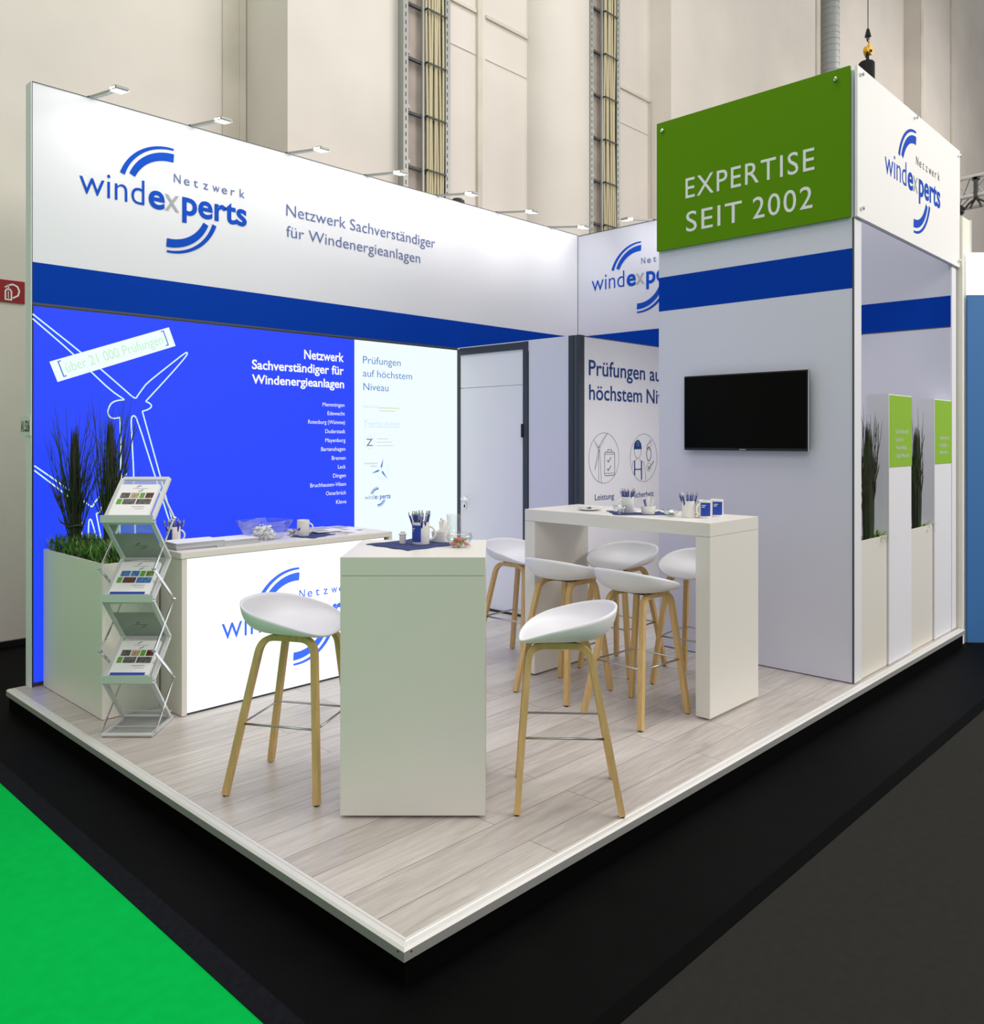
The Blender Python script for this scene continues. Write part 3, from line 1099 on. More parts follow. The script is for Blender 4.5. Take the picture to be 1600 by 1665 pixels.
e = (4.24, 1.43)
b = MB()
stroke(b, frC, ring(*e, 0.22, 0.22, 48), 0.0035, ink, closed=True)
hub = (4.165, 1.517)
for tip in ((4.09, 1.587), (4.285, 1.645), (4.105, 1.33)):
    v = Vector(tip) - Vector(hub)
    nn = Vector((-v.y, v.x)).normalized() * 0.009
    h2 = Vector(hub)
    pts = [h2 + v * .08 + nn, h2 + v * .3 + nn * 1.4, Vector(tip), h2 + v * .3 - nn * .6, h2 + v * .08 - nn * .6]
    stroke(b, frC, [(p.x, p.y) for p in pts], 0.0035, ink, closed=True)
stroke(b, frC, ring(hub[0], hub[1], 0.014, 0.012, 16), 0.004, ink, closed=True)
stroke(b, frC, [(4.16, 1.50), (4.16, 1.222)], 0.004, ink)
stroke(b, frC, [(4.175, 1.50), (4.20, 1.212)], 0.004, ink)
stroke(b, frC, [(4.255, 1.48), (4.385, 1.48), (4.395, 1.47), (4.395, 1.285), (4.385, 1.275), (4.255, 1.275), (4.245, 1.285), (4.245, 1.47)], 0.006, ink, closed=True)
stroke(b, frC, [(4.25, 1.462), (4.39, 1.462)], 0.004, ink)
stroke(b, frC, [(4.25, 1.295), (4.39, 1.295)], 0.004, ink)
stroke(b, frC, [(4.29, 1.484), (4.292, 1.502), (4.345, 1.502), (4.35, 1.484)], 0.006, ink)
for z in (1.40, 1.325):
    stroke(b, frC, [(4.285, z + 0.012), (4.30, z - 0.006), (4.34, z + 0.035)], 0.009, ink)
b.build('turbine_icon', None, wf)
e = (4.855, 1.422)
b = MB()
stroke(b, frC, ring(*e, 0.22, 0.22, 48), 0.0035, ink, closed=True)
poly(b, frC, [(4.69, 1.502), (4.695, 1.53), (4.70, 1.555), (4.72, 1.575), (4.75, 1.587), (4.755, 1.592), (4.78, 1.58), (4.808, 1.556), (4.815, 1.53), (4.82, 1.502)], M['navy_ink'])
stroke(b, frC, ring(4.757, 1.55, 0.016, 0.018, 14), 0.004, M['grey_ink'], 0.0022, closed=True)
stroke(b, frC, [(4.70, 1.50), (4.705, 1.46), (4.73, 1.425), (4.755, 1.418), (4.785, 1.43), (4.805, 1.46), (4.812, 1.50)], 0.004, ink)
stroke(b, frC, [(4.735, 1.422), (4.735, 1.405), (4.675, 1.39), (4.665, 1.33)], 0.004, ink)
stroke(b, frC, [(4.785, 1.422), (4.785, 1.405), (4.85, 1.38), (4.875, 1.30), (4.885, 1.215)], 0.004, ink)
for x in (4.705, 4.815):
    stroke(b, frC, [(x, 1.395), (x, 1.22 if x > 4.75 else 1.265)], 0.017, nv)
stroke(b, frC, [(4.71, 1.318), (4.81, 1.318)], 0.010, nv)
stroke(b, frC, [(4.975, 1.585), (4.905, 1.535), (4.905, 1.50)], 0.007, ink)
stroke(b, frC, [(4.97, 1.58), (4.968, 1.52)], 0.004, ink)
stroke(b, frC, ring(4.937, 1.455, 0.037, 0.062, 22), 0.009, ink, closed=True)
stroke(b, frC, ring(4.935, 1.51, 0.016, 0.014, 12), 0.005, ink, closed=True)
stroke(b, frC, ring(4.935, 1.335, 0.035, 0.038, 22), 0.005, M['green_label'], closed=True)
stroke(b, frC, [(4.925, 1.345), (4.935, 1.315), (5.02, 1.39)], 0.010, ink)
b.build('worker_icon', None, wf)

# ================================================================== TOWER
XT, YT = 3.86, 0.07
t = thing('display_tower', 'tall white stand tower with green and white header signs', 'tower', (XT, YT, 0))
frT = frame((-0.0, 0, 0), (0, -1, 0), (-1, 0, 0))
b = MB()
b.box((0, 0, 0.007), (0.118, 1.475, 4.0), M['panel_lav'])
b.build('front_panel', None, t)
b = MB()
rect(b, frT, -1.475, -0.0, 2.58, 2.84, M['blue'], 0.001)
b.build('blue_stripe', None, t)
b = MB()
b.box((-0.006, -0.004, 0.007), (0.0, 0.006, 3.04), M['seam'])
b.box((0.0, -0.006, 0.007), (0.118, 0.0, 3.04), M['panel'])
b.build('corner_profile', None, t)
b = MB()
b.box((2.125, -0.006, 0.007), (2.245, -0.003, 4.0), M['panel'])
b.box((2.205, -0.003, 0.007), (2.245, 0.10, 4.0), M['panel'])
b.build('post', None, t)
# green header
b = MB()
b.box((-0.03, 0.012, 3.04), (-0.012, 1.475, 4.022), M['green_sign'])
gs = b.build('green_sign', None, t)
frG = frame((-0.030, -YT, 0), (0, -1, 0), (-1, 0, 0))


def spaced(b, fr, s, x0, x1, z, h, mat, weight=0.0):
    text(b, fr, s, x0, x1, z, h, mat, weight, track=1.12)


for s_, xa, xb, zz in (('EXPERTISE', -1.293, -0.315, 3.398), ('SEIT', -1.288, -0.838, 3.146), ('2002', -0.755, -0.328, 3.146)):
    b = MB()
    spaced(b, frG, s_, xa, xb, zz, 0.148, M['sign_letter'], 0.002)
    b.build('lettering', None, gs)


def bolt(parent, p, axis):
    b = MB()
    R = Matrix.Rotation(-PI / 2, 4, 'Y') if axis == 'x' else Matrix.Rotation(PI / 2, 4, 'X')
    b.lathe([(0.0, 0.022), (0.008, 0.022), (0.013, 0.018), (0.014, 0.0), (0.0, 0.0)], M['chrome'], Matrix.Translation(p) @ R, seg=14)
    return b.build('bolt', None, parent, autos=True)


for y in (1.42, 0.10):
    bolt(gs, (-0.03, y, 3.955), 'x')
# white header sign
b = MB()
b.box((-0.012, -0.03, 3.04), (2.262, -0.012, 4.02), M['sign_chord_white'])
wsn = b.build('white_sign', None, t)
frW = frame((-XT, -0.030, 0), (1, 0, 0), (0, -1, 0))
logo(wsn, frW, 4.343, 3.432, 1.239, M['slate_ink'] if False else M['blue_ink'], M['grey_ink'], subink=M['icon_ink'])
for x, z in ((0.04, 3.97), (1.11, 3.985), (2.22, 3.97), (0.05, 3.10), (2.22, 3.09)):
    bolt(wsn, (x, -0.03, z), 'y')
for p, q in (((0.118, 1.39, 3.04), (1.85, 1.47, 4.0)), ((0.118, 0.002, 3.92), (2.12, 0.04, 4.0)), ((0.118, 0.002, 3.05), (2.12, 0.02, 3.09))):
    b = MB()
    b.box(p, q, M['panel_lav'])
    b.build('header_rail', None, t)

# television
t = thing('television', 'black flat screen television mounted on the tower front', 'television', (3.80, 0.817, 1.79))
b = MB()
b.box((0.0, -0.472, -0.276), (0.03, 0.472, 0.272), M['black'], bev=0.004)
b.build('casing', None, t)
b = MB()
b.box((-0.002, -0.462, -0.258), (0.0, 0.462, 0.262), M['screen'])
b.build('screen', None, t)
b = MB()
b.box((-0.001, -0.476, -0.28), (0.008, -0.472, 0.276), M['silver'])
b.box((-0.001, -0.476, 0.272), (0.008, 0.476, 0.275), M['silver'])
b.build('edge_frame', None, t)
b = MB()
b.box((0.03, -0.2, -0.15), (0.058, 0.2, 0.15), M['galv_dark'])
b.build('wall_mount', None, t)
b = MB()
b.box((-0.0035, -0.025, -0.272), (-0.001, 0.025, -0.265), M['galv'])
b.build('badge', None, t)

# planter row in the tower's side
frP = frame((0, 0, 0), (1, 0, 0), (0, -1, 0))


def planter_module(x0, x1, label):
    t = thing('planter_box', label, 'planter', (x0, 0.075, 0))
    b = MB()
    W = x1 - x0 - 0.004
    b.box((0, 0, 0.004), (W, 0.012, 0.918), M['cream'])
    b.box((0, 0.12, 0.004), (W, 0.132, 0.918), M['cream'])
    b.box((0, 0.012, 0.004), (0.012, 0.12, 0.918), M['cream'])
    b.box((W - 0.012, 0.012, 0.004), (W, 0.12, 0.918), M['cream'])
    b.build('box_body', None, t)
    b = MB()
    b.box((0.012, 0.012, 0.82), (W - 0.012, 0.12, 0.88), M['moss'])
    b.build('soil', None, t)


def pillar(x0, x1, lines, label):
    t = thing('sign_pillar', label, 'pillar', (x0, 0.066, 0))
    b = MB()
    W = x1 - x0 - 0.004
    b.box((0.0, 0, 0.004), (W, 0.15, 1.915), M['panel'])
    b.build('pillar_body', None, t)
    b = MB()
    b.box((-0.001, -0.003, 0.004), (0.012, 0.0, 1.916), M['trim_white'])
    b.build('edge_profile', None, t)
    b = MB()
    b.box((0.012, -0.004, 1.397), (W, 0.0, 1.908), M['green_label'])
    gl = b.build('green_panel', None, t)
    fr = frame((0, -0.0045, 0), (1, 0, 0), (0, -1, 0))
    for i, s in enumerate(lines):
        b = MB()
        ww = (0.26 if len(lines) == 4 else 0.22) * len(s) / 10 + 0.03
        text(b, fr, s, 0.13, 0.13 + ww, (1.635 if len(lines) == 4 else 1.59) - i * 0.058, 0.026, M['sign_letter'], 0.0, 0.001)
        b.build('lettering', None, gl)


planter_module(3.985, 4.488, 'cream planter box at the front corner of the tower side')
pillar(4.49, 4.98, ['SICHERHEIT', 'DURCH', 'TRAINING', 'UND PRAXIS'], 'white pillar with green panel and four white lines of text')
planter_module(4.985, 5.512, 'cream planter box between the two white pillars')
pillar(5.515, 5.98, ['UNABHÄNGIG', 'FLEXIBEL', 'ERFAHREN'], 'white pillar with green panel and three white lines of text')

# ================================================================== COUNTER
CX0, CX1, CY0, CY1, CZ = 0.53, 2.07, 2.60, 3.10, 0.944
t = thing('reception_counter', 'white lit reception counter with blue company logo', 'counter', (CX0, CY0, 0))
L_ = CX1 - CX0
b = MB()
b.box((-0.01, -0.01, CZ - 0.035), (L_, 0.5, CZ), M['cream'], bev=0.002)
b.box((L_ - 0.025, -0.01, CZ - 0.085), (L_, 0.5, CZ - 0.035), M['cream'])
b.build('worktop', None, t)
b = MB()
b.box((0.0, 0.0, 0.004), (0.03, 0.5, CZ - 0.035), M['cream'])
b.build('side_panel', None, t)
b = MB()
b.box((L_ - 0.08, 0.03, 0.004), (L_ - 0.05, 0.5, CZ - 0.035), M['cream'])
b.build('side_panel', None, t)
b = MB()
b.box((0.03, 0.012, 0.006), (L_ - 0.05, 0.06, CZ - 0.035), M['dark_frame'])
b.build('frame', None, t)
b = MB()
fr = frame((-CX0, 0.012, 0), (1, 0, 0), (0, -1, 0))
rect(b, fr, CX0 + 0.036, CX1 - 0.056, 0.012, CZ - 0.040, M['counter_lit'], 0.001)
b.build('lit_panel', None, t)
logo(t, fr, 0.782, 0.398, 1.02, M['lb_brblue'], M['lb_palegrey'], 0.003, subink=M['lb_brblue'])

# ================================================================== LEFT PLANTER
PX0, PX1, PY0, PY1, PZ = 0.19, 0.52, 2.87, 3.825, 0.885
t = thing('planter_box', 'large white planter box at the left end of the lit wall', 'planter', (PX0, PY0, 0))
b = MB()
Wp, Lp = PX1 - PX0, PY1 - PY0
b.box((0, 0, 0.004), (0.018, Lp, PZ), M['table'])
b.box((0.018, 0, 0.004), (Wp, 0.018, PZ), M['cream'])
b.box((Wp - 0.018, 0.018, 0.004), (Wp, Lp, PZ), M['table'])
b.box((0.018, Lp - 0.018, 0.004), (Wp - 0.018, Lp, PZ), M['table'])
b.build('box_body', None, t)
b = MB()
b.box((0.018, 0.018, 0.75), (Wp - 0.018, Lp - 0.018, 0.845), M['moss'])
b.build('soil', None, t)


def blade(b, p, d, ln, wd, bend, mat, seg=3):
    """one leaf: folded strip starting at p, direction d, drooping"""
    d = Vector(d).normalized()
    side = d.cross(Vector((0, 0, 1)))
    side = side.normalized() if side.length > 1e-3 else Vector((1, 0, 0))
    side = (side + Vector((rnd.uniform(-.4, .4), rnd.uniform(-.4, .4), 0))).normalized()
    vs = []
    q = Vector(p)
    for i in range(seg + 1):
        k = i / seg
        ww = wd * math.sin(PI * min(1, 0.2 + 0.8 * k)) * (1 if i < seg else 0.1)
        vs += [q - side * ww / 2, q + side * ww / 2]
        dd = d + Vector((0, 0, -bend * k))
        q = q + dd.normalized() * ln / seg
    b.add(vs, [(2 * i, 2 * i + 1, 2 * i + 3, 2 * i + 2) for i in range(seg)], mat)


b = MB()
for i in range(3400):
    u, v = rnd.random(), rnd.random()
    p = (PX0 + 0.02 + u * (Wp - 0.04), PY0 + 0.02 + v * (Lp - 0.04), 0.845)
    hgt = 0.115 + 0.035 * math.sin(v * 9 + 1) * math.sin(u * 5) + 0.03 * (1 - abs(v - 0.35))
    a = rnd.random() * 2 * PI
    tl = rnd.uniform(0.1, 0.9)
    m = rnd.choice([M['leaf'], M['leaf'], M['leaf_dark'], M['leaf_dark'], M['leaf_dark']])
    z = 0.845 + rnd.random() * hgt * 0.7
    blade(b, (p[0], p[1], z), (math.cos(a) * tl, math.sin(a) * tl, 1), rnd.uniform(0.03, 0.085), rnd.uniform(0.005, 0.010), rnd.uniform(0.2, 1.2), m)
o = b.build('ground_cover')
tag(o, 'dense low green foliage filling the large white planter', 'foliage', kind='stuff')


def reed_bundle(loc, label, H, spread, n, name='ornamental_reed', squash=1.0, seed=1, green=0.3, ntw=26, lean=(0, 0), r0=0.05, xlim=None):
    rr = random.Random(seed)
    t = thing(name, label, 'plant', loc)

    def cl(p):
        if not xlim:
            return p
        x = p[0]
        if x < xlim[0]:
            x = xlim[0] + 0.02 * math.sin(p[2] * 9 + x * 40) * 0.5 + 0.01
        return (x, max(-0.05, min(0.05, p[1])), p[2])
    b = MB()
    for i in range(n):
        a = rr.random() * 2 * PI
        q = math.sqrt(rr.random())
        bx, by = math.cos(a) * r0 * q, math.sin(a) * r0 * q * squash
        h = H * rr.uniform(0.55, 0.84)
        out = 0.03 * q * rr.uniform(0.3, 1.0)
        pts = []
        for k in range(6):
            s = k / 5
            o_ = out * math.sin(s * 2.4) * (1 - 0.5 * s)
            pts.append(cl((bx * (1 - 0.35 * s) + math.cos(a) * o_ + lean[0] * s, by * (1 - 0.35 * s) + math.sin(a) * o_ * squash + lean[1] * s, h * s)))
        b.tube(pts, [0.0045, 0.005, 0.005, 0.0042, 0.0032, 0.001], M['reed_green'] if rr.random() < green else M['reed'], seg=4, cap=False)
    b.build('reed_stalks', None, t, smooth=True)
    b = MB()
    for i in range(ntw):
        a = rr.random() * 2 * PI
        h = H * rr.uniform(0.50, 1.0)
        out = spread * rr.uniform(0.35, 1.0) * (1.2 - 0.5 * h / H)
        s0 = rr.uniform(0.18, 0.42)
        pts = []
        wob = rr.uniform(-0.02, 0.02)
        for k in range(11):
            s = k / 10
            o_ = r0 * 0.7 + out * max(0, (s - s0) / (1 - s0)) ** 0.95 * (1 - 0.12 * s)
            pts.append(cl((math.cos(a) * o_ + wob * math.sin(s * 5) + lean[0] * s, (math.sin(a) * o_ + wob * math.cos(s * 6)) * squash + lean[1] * s, h * s)))
        m = M['twig'] if rr.random() < 0.4 else M['reed_green']
        b.tube(pts, [0.0045, 0.0045, 0.0045, 0.0045, 0.0042, 0.0038, 0.0032, 0.0026, 0.002, 0.0014, 0.0006], m, seg=4, cap=False)
        for rep_ in range(2):
            k = rr.randint(4, 8)
            p = Vector(pts[k])
            a2 = a + rr.uniform(-1.4, 1.4)
            q = p + Vector((math.cos(a2) * 0.045, math.sin(a2) * 0.045 * squash, rr.uniform(0.08, 0.16)))
            q = Vector(cl(tuple(q)))
            b.tube([p, (p + q) / 2 + Vector((0.006, 0, 0)), q], [0.0026, 0.002, 0.0006], m, seg=4, cap=False)
    b.build('twig', None, t, smooth=True)
    return t


t1 = reed_bundle((0.300, 3.60, 0.845), 'tall dark reed bundle left in the large white planter', 1.0, 0.24, 110, seed=3, ntw=44, r0=0.024)
b = MB()
b.tube([(0.045 * math.cos(a), 0.045 * math.sin(a), 0.20 + 0.004 * math.sin(3 * a)) for a in [2 * PI * k / 16 for k in range(16)]], 0.007, M['reed_green'], seg=5, closed=True)
b.tube([(-0.04, -0.02, 0.20), (-0.09, -0.03, 0.23), (-0.11, -0.02, 0.27)], [0.006, 0.005, 0.001], M['twig'], seg=5)
b.build('binding', None, t1)
reed_bundle((0.43, 3.36, 0.845), 'tall dark reed bundle right in the large white planter, behind the rack', 1.04, 0.22, 120, seed=9, ntw=44, r0=0.028)
reed_bundle((4.315, 0.14, 0.88), 'dark reed bundle in the front corner planter of the tower', 1.0, 0.15, 110, squash=0.5, seed=5, green=0.75, ntw=26, r0=0.055, xlim=(-0.29, 9))
reed_bundle((5.335, 0.14, 0.88), 'dark reed bundle in the planter between the white pillars', 0.98, 0.13, 100, squash=0.5, seed=6, green=0.75, ntw=22, r0=0.05, xlim=(-0.3, 9))


def spider(loc, label, n, ln, seed):
    rr = random.Random(seed)
    b = MB()
    for i in range(n):
        a = rr.random() * 2 * PI
        tl = rr.uniform(0.3, 1.6)
        blade(b, (rr.uniform(-.05, .05), rr.uniform(-.015, .015), 0), (math.cos(a) * tl, math.sin(a) * tl * 0.6, 1), ln * rr.uniform(0.5, 1.1), 0.012, rr.uniform(0.8, 2.4), M['leaf_lime'] if rr.random() < .6 else M['leaf'], 5)
    o = b.build('spider_plant')
    o.location = loc
    tag(o, label, 'plant')


spider((4.41, 0.115, 0.875), 'small light green spider plant in the front corner planter', 46, 0.17, 2)
spider((5.435, 0.115, 0.875), 'small light green spider plant in the planter between the pillars', 34, 0.13, 4)

# ================================================================== BROCHURE RACK
Rw = Vector(RGT)
rk_front = Vector((0.178, 2.503, 0))
t = thing('brochure_rack', 'folding silver zigzag brochure rack standing before the planter', 'brochure rack', rk_front, math.atan2(RGT.y, RGT.x))
HW = 0.129
D = 0.25
FZ = [0.30, 0.735, 1.160]
BZ = [0.03, 0.482, 0.925, 1.372]
FY, BY = 0.02, D


def frame_panel(p0, p1, name, lip=False, glassy=True):
    """sloping frame between a lower edge p0=(y,z) and an upper edge p1"""
    b = MB()
    P0, P1 = Vector((0, *p0)), Vector((0, *p1))
    d = (P1 - P0)
    n = Vector((1, 0, 0)).cross(d).normalized()
    for s in (-1, 1):
        b.tube([P0 + Vector((s * HW, 0, 0)), P1 + Vector((s * HW, 0, 0))], 1, M['silver'], flat=((1, 0, 0), 0.0115, 0.007))
    for P in (P0, P1):
        b.tube([P + Vector((-HW, 0, 0)), P + Vector((HW, 0, 0))], 1, M['silver'], flat=(d, 0.011, 0.006))
    o = b.build(name, None, t)
    b = MB()
    a = P0 + d * 0.04
    c2 = P1 - d * 0.04
    b.add([a + Vector((-HW, 0, 0)), a + Vector((HW, 0, 0)), c2 + Vector((HW, 0, 0)), c2 + Vector((-HW, 0, 0))], [(0, 1, 2, 3)], M['glass_pane'])
    b.add([a + Vector((-HW, 0, 0)) + n * .003, a + Vector((HW, 0, 0)) + n * .003, c2 + Vector((HW, 0, 0)) + n * .003, c2 + Vector((-HW, 0, 0)) + n * .003], [(3, 2, 1, 0)], M['glass_pane'])
    if glassy:
        b.build('pane', None, o)
    return o, P0, P1, d, n


def thin_glass():
    m = bpy.data.materials.new('rack_acrylic')
    m.use_nodes = True
    nt = m.node_tree
    bs = nt.nodes['Principled BSDF']
    bs.inputs['Base Color'].default_value = lin(205, 212, 210)
    bs.inputs['Roughness'].default_value = 0.08
    bs.inputs['Alpha'].default_value = 0.32
    return m


M['glass_pane'] = thin_glass()
# base tray
b = MB()
b.tube([(-HW - 0.004, 0.0, 0.014), (HW + 0.004, 0.0, 0.014)], 0.010, M['silver'], seg=10)
for s in (-1, 1):
    b.tube([(s * HW, 0.0, 0.012), (s * HW, D + 0.05, 0.012)], 1, M['silver'], flat=((1, 0, 0), 0.007, 0.009))
b.tube([(-HW, D + 0.05, 0.014), (HW, D + 0.05, 0.014)], 0.009, M['silver'], seg=8)
b.tube([(-HW, 0.11, 0.02), (HW, 0.11, 0.02)], 0.003, M['silver'], seg=6)
b.tube([(-HW, D + 0.03, 0.05), (HW, D + 0.03, 0.05)], 0.006, M['silver'], seg=6)
b.build('base', None, t)
b = MB()
b.box((-HW, 0.012, 0.008), (HW, D + 0.04, 0.012), M['glass_pane'])
b.build('base_pane', None, t)
shelves = []
for i in range(3):
    o, P0, P1, d, n = frame_panel((BY, BZ[i]), (FY, FZ[i] - 0.012), 'support_panel', glassy=True)
    if i:
        fr = (P0, Vector((1, 0, 0)), d.normalized(), n if n.y < 0 else -n)
        b = MB()
        rect(b, fr, -0.112, 0.112, 0.012, d.length * 0.72, M['acrylic'], 0.006)
        b.build('grey_sheet', None, o)
        b = MB()
        logo_arcs(b, fr, -0.035, d.length * 0.36, 0.085, M['icon_ink'], 0.0068)
        rect(b, fr, -0.035, 0.05, d.length * 0.36 + 0.003, d.length * 0.36 + 0.006, M['icon_ink'], 0.0068)
        b.build('sheet_mark', None, o)
    o, P0, P1, d, n = frame_panel((FY, FZ[i]), (BY, BZ[i + 1]), 'shelf_panel')
    b = MB()
    b.box((-HW - 0.012, FY - 0.028, FZ[i] - 0.010), (HW + 0.012, FY - 0.022, FZ[i] + 0.030), M['silver'])
    b.box((-HW - 0.012, FY - 0.022, FZ[i] - 0.010), (HW + 0.012, FY + 0.02, FZ[i] - 0.004), M['silver'])
    b.build('shelf_lip', None, t)
    shelves.append((P0, P1, d, n))
# scissor arms on both sides, mirror zigzag
ZA = [(0.27, 0.02), (0.06, 0.02)]
for s in (-1, 1):
    x = s * (HW + 0.016)
    pts = [(0.015, 0.022), (D + 0.03, 0.245), (0.0, 0.46), (D + 0.03, 0.69), (0.0, 0.90), (D + 0.03, 1.15), (0.145, 1.27)]
    for a, c2 in zip(pts, pts[1:]):
        b = MB()
        b.tube([(x, *a), (x, *c2)], 1, M['chrome'], flat=((1, 0, 0), 0.003, 0.0078))
        b.build('scissor_arm', None, t)
    for q in pts[1:-1]:
        b = MB()
        b.tube([(x - 0.012, *q), (x + 0.012, *q)], 0.006, M['chrome'], seg=8)
        b.build('pivot', None, t)

# brochures on the shelves
TR = Matrix.Translation(rk_front) @ Matrix.Rotation(math.atan2(RGT.y, RGT.x), 4, 'Z')


def brochure(name, tiles, strip, label, group, shelf, k):
    P0, P1, d, n = shelf
    u = d.normalized()
    nn = -n if n.y > 0 else n
    base = P0 + u * 0.012 + nn * (0.008 + 0.0075 * k)
    x = Vector((1, 0, 0))
    R = Matrix((x, u, x.cross(u))).transposed().to_4x4()
    if (R @ Vector((0, 0, 1))).dot(nn) < 0:
        zz = -1
    else:
        zz = 1
    o = thing(name, label, 'brochure', (0, 0, 0), group=group)
    o.matrix_world = TR @ Matrix.Translation(base) @ R
    wv, hv = 0.107, 0.228
    b = MB()
    b.box((-wv, 0, 0), (wv, hv, zz * 0.0065), M['paper'])
    b.build('pages', None, o)
    fr = (Vector((0, 0, zz * 0.0066)), Vector((1, 0, 0)), Vector((0, 1, 0)), Vector((0, 0, zz)))
    if tiles:
        b = MB()
        rows = [(0.124, 0.164), (0.078, 0.118)]
        xs = [[-0.088, -0.032, 0.018, 0.05, 0.098], [-0.095, -0.062, 0.012, 0.098]]
        mi = 0
        for (z0, z1), xl in zip(rows, xs):
            for a, c2 in zip(xl, xl[1:]):
                rect(b, fr, a + 0.003, c2 - 0.003, z0, z1, M[tiles[mi]], 0.0004)
                mi += 1
        if strip:
            rect(b, fr, -0.10, 0.088, 0.0, 0.016, M['print_blue'], 0.0004)
        rect(b, fr, 0.0, 0.07, 0.058, 0.062, M['grey_ink'], 0.0004)
        rect(b, fr, 0.02, 0.07, 0.044, 0.047, M['grey_ink'], 0.0004)
        b.build('cover_print', None, o)
        b = MB()
        logo_arcs(b, fr, -0.035, 0.192, 0.080, M['icon_ink'], 0.0004)
        rect(b, fr, -0.035, 0.05, 0.195, 0.198, M['grey_ink'], 0.0004)
        b.build('cover_mark', None, o)
    return o


tl_a = ['photo_dark', 'photo_sand', 'tile_green', 'photo_brown', 'tile_green', 'photo_dark', 'photo_dark']
tl_b = ['photo_sky', 'photo_sky', 'tile_green', 'photo_field', 'tile_green', 'photo_brown', 'photo_sky']
names = ['bottom', 'middle', 'top']
for i, sh in enumerate(shelves):
    for k in range(2):
        brochure('brochure', None, False, 'white brochure behind the front one on the %s shelf of the silver rack' % names[i], 'rear brochures on the %s rack shelf' % names[i], sh, k)
    brochure('brochure', tl_b if i == 1 else tl_a, i != 2, ['front brochure with dark photos on the bottom shelf of the silver rack', 'front brochure with blue sky photos on the middle shelf of the silver rack', 'front brochure with dark photos on the top shelf of the silver rack'][i], None, sh, 2)

# ================================================================== TABLES
def bar_table(label, loc, rz, W, L, Hh, leg=0.09):
    """W along local x, L along local y, origin at the front-left corner"""
    t = thing('bar_table', label, 'table', loc, rz)
    b = MB()
    b.box((0, 0, Hh - 0.078), (W, L, Hh), M['table'], bev=0.0015)
    b.build('tabletop', None, t)
    for y0, y1 in ((0, leg), (L - leg, L)):
        b = MB()
        b.box((0.0, y0, 0.012), (W, y1, Hh - 0.0795), M['table'], bev=0.0012)
        o = b.build('leg_panel', None, t)
        for x in (0.06, W - 0.06):
            b = MB()
            b.tube([(x, (y0 + y1) / 2, 0), (x, (y0 + y1) / 2, 0.012)], 0.02, M['black'], seg=10)
            b.build('foot', None, o)
    return t


RZ = math.atan2(RGT.y, RGT.x)
bar_table('white bar table nearest the platform corner, seen end-on', (0.4, 0.891, 0), RZ, 0.611, 0.61, 1.10)
bar_table('long white bar table in front of the tower', (2.568, 0.382, 0), 0.0, 0.59, 1.40, 1.12)

# ================================================================== STOOLS
def seat_geo():
    a, bb = 0.236, 0.212
    NR, NT = 20, 64
    vs, fs = [], []
    T0 = 1.50

    def rim(y):
        k = max(0.0, (bb - y) / (2 * bb))
        return 0.748 + 0.112 * (0.12 * 0 + k ** 0.95)
    zc = 0.728
    for i in range(NR + 1):
        tt = (i / NR) ** 1.7
        pr = (math.sin(tt * T0) / math.sin(T0)) ** 0.42
        pz = (1 - math.cos(tt * T0)) / (1 - math.cos(T0))
        for j in range(NT):
            th = 2 * PI * j / NT
            c0, s0 = math.cos(th), math.sin(th)
            ex = 2.25 if s0 < 0 else 2.7
            x = a * math.copysign(abs(c0) ** (2 / ex), c0)
            y = bb * math.copysign(abs(s0) ** (2 / ex), s0)
            x, y = x * pr, y * pr
            zr = rim(y / max(pr, 1e-6))
            z = zc + (zr - zc) * pz
            if y > 0:     # front lip rolls down a little, saddle
                f = (y / bb)
                z -= 0.034 * max(0, (f - 0.2) / 0.8) ** 2.2 * (1 - 0.25 * (x / a) ** 2)
            vs.append((x, y, z))
    for i in range(NR):
        for j in range(NT):
            j2 = (j + 1) % NT
            if i == 0:
                continue
            fs.append((i * NT + j, i * NT + j2, (i + 1) * NT + j2, (i + 1) * NT + j))
    fs.append([NT + j for j in reversed(range(NT))])
    return vs, fs


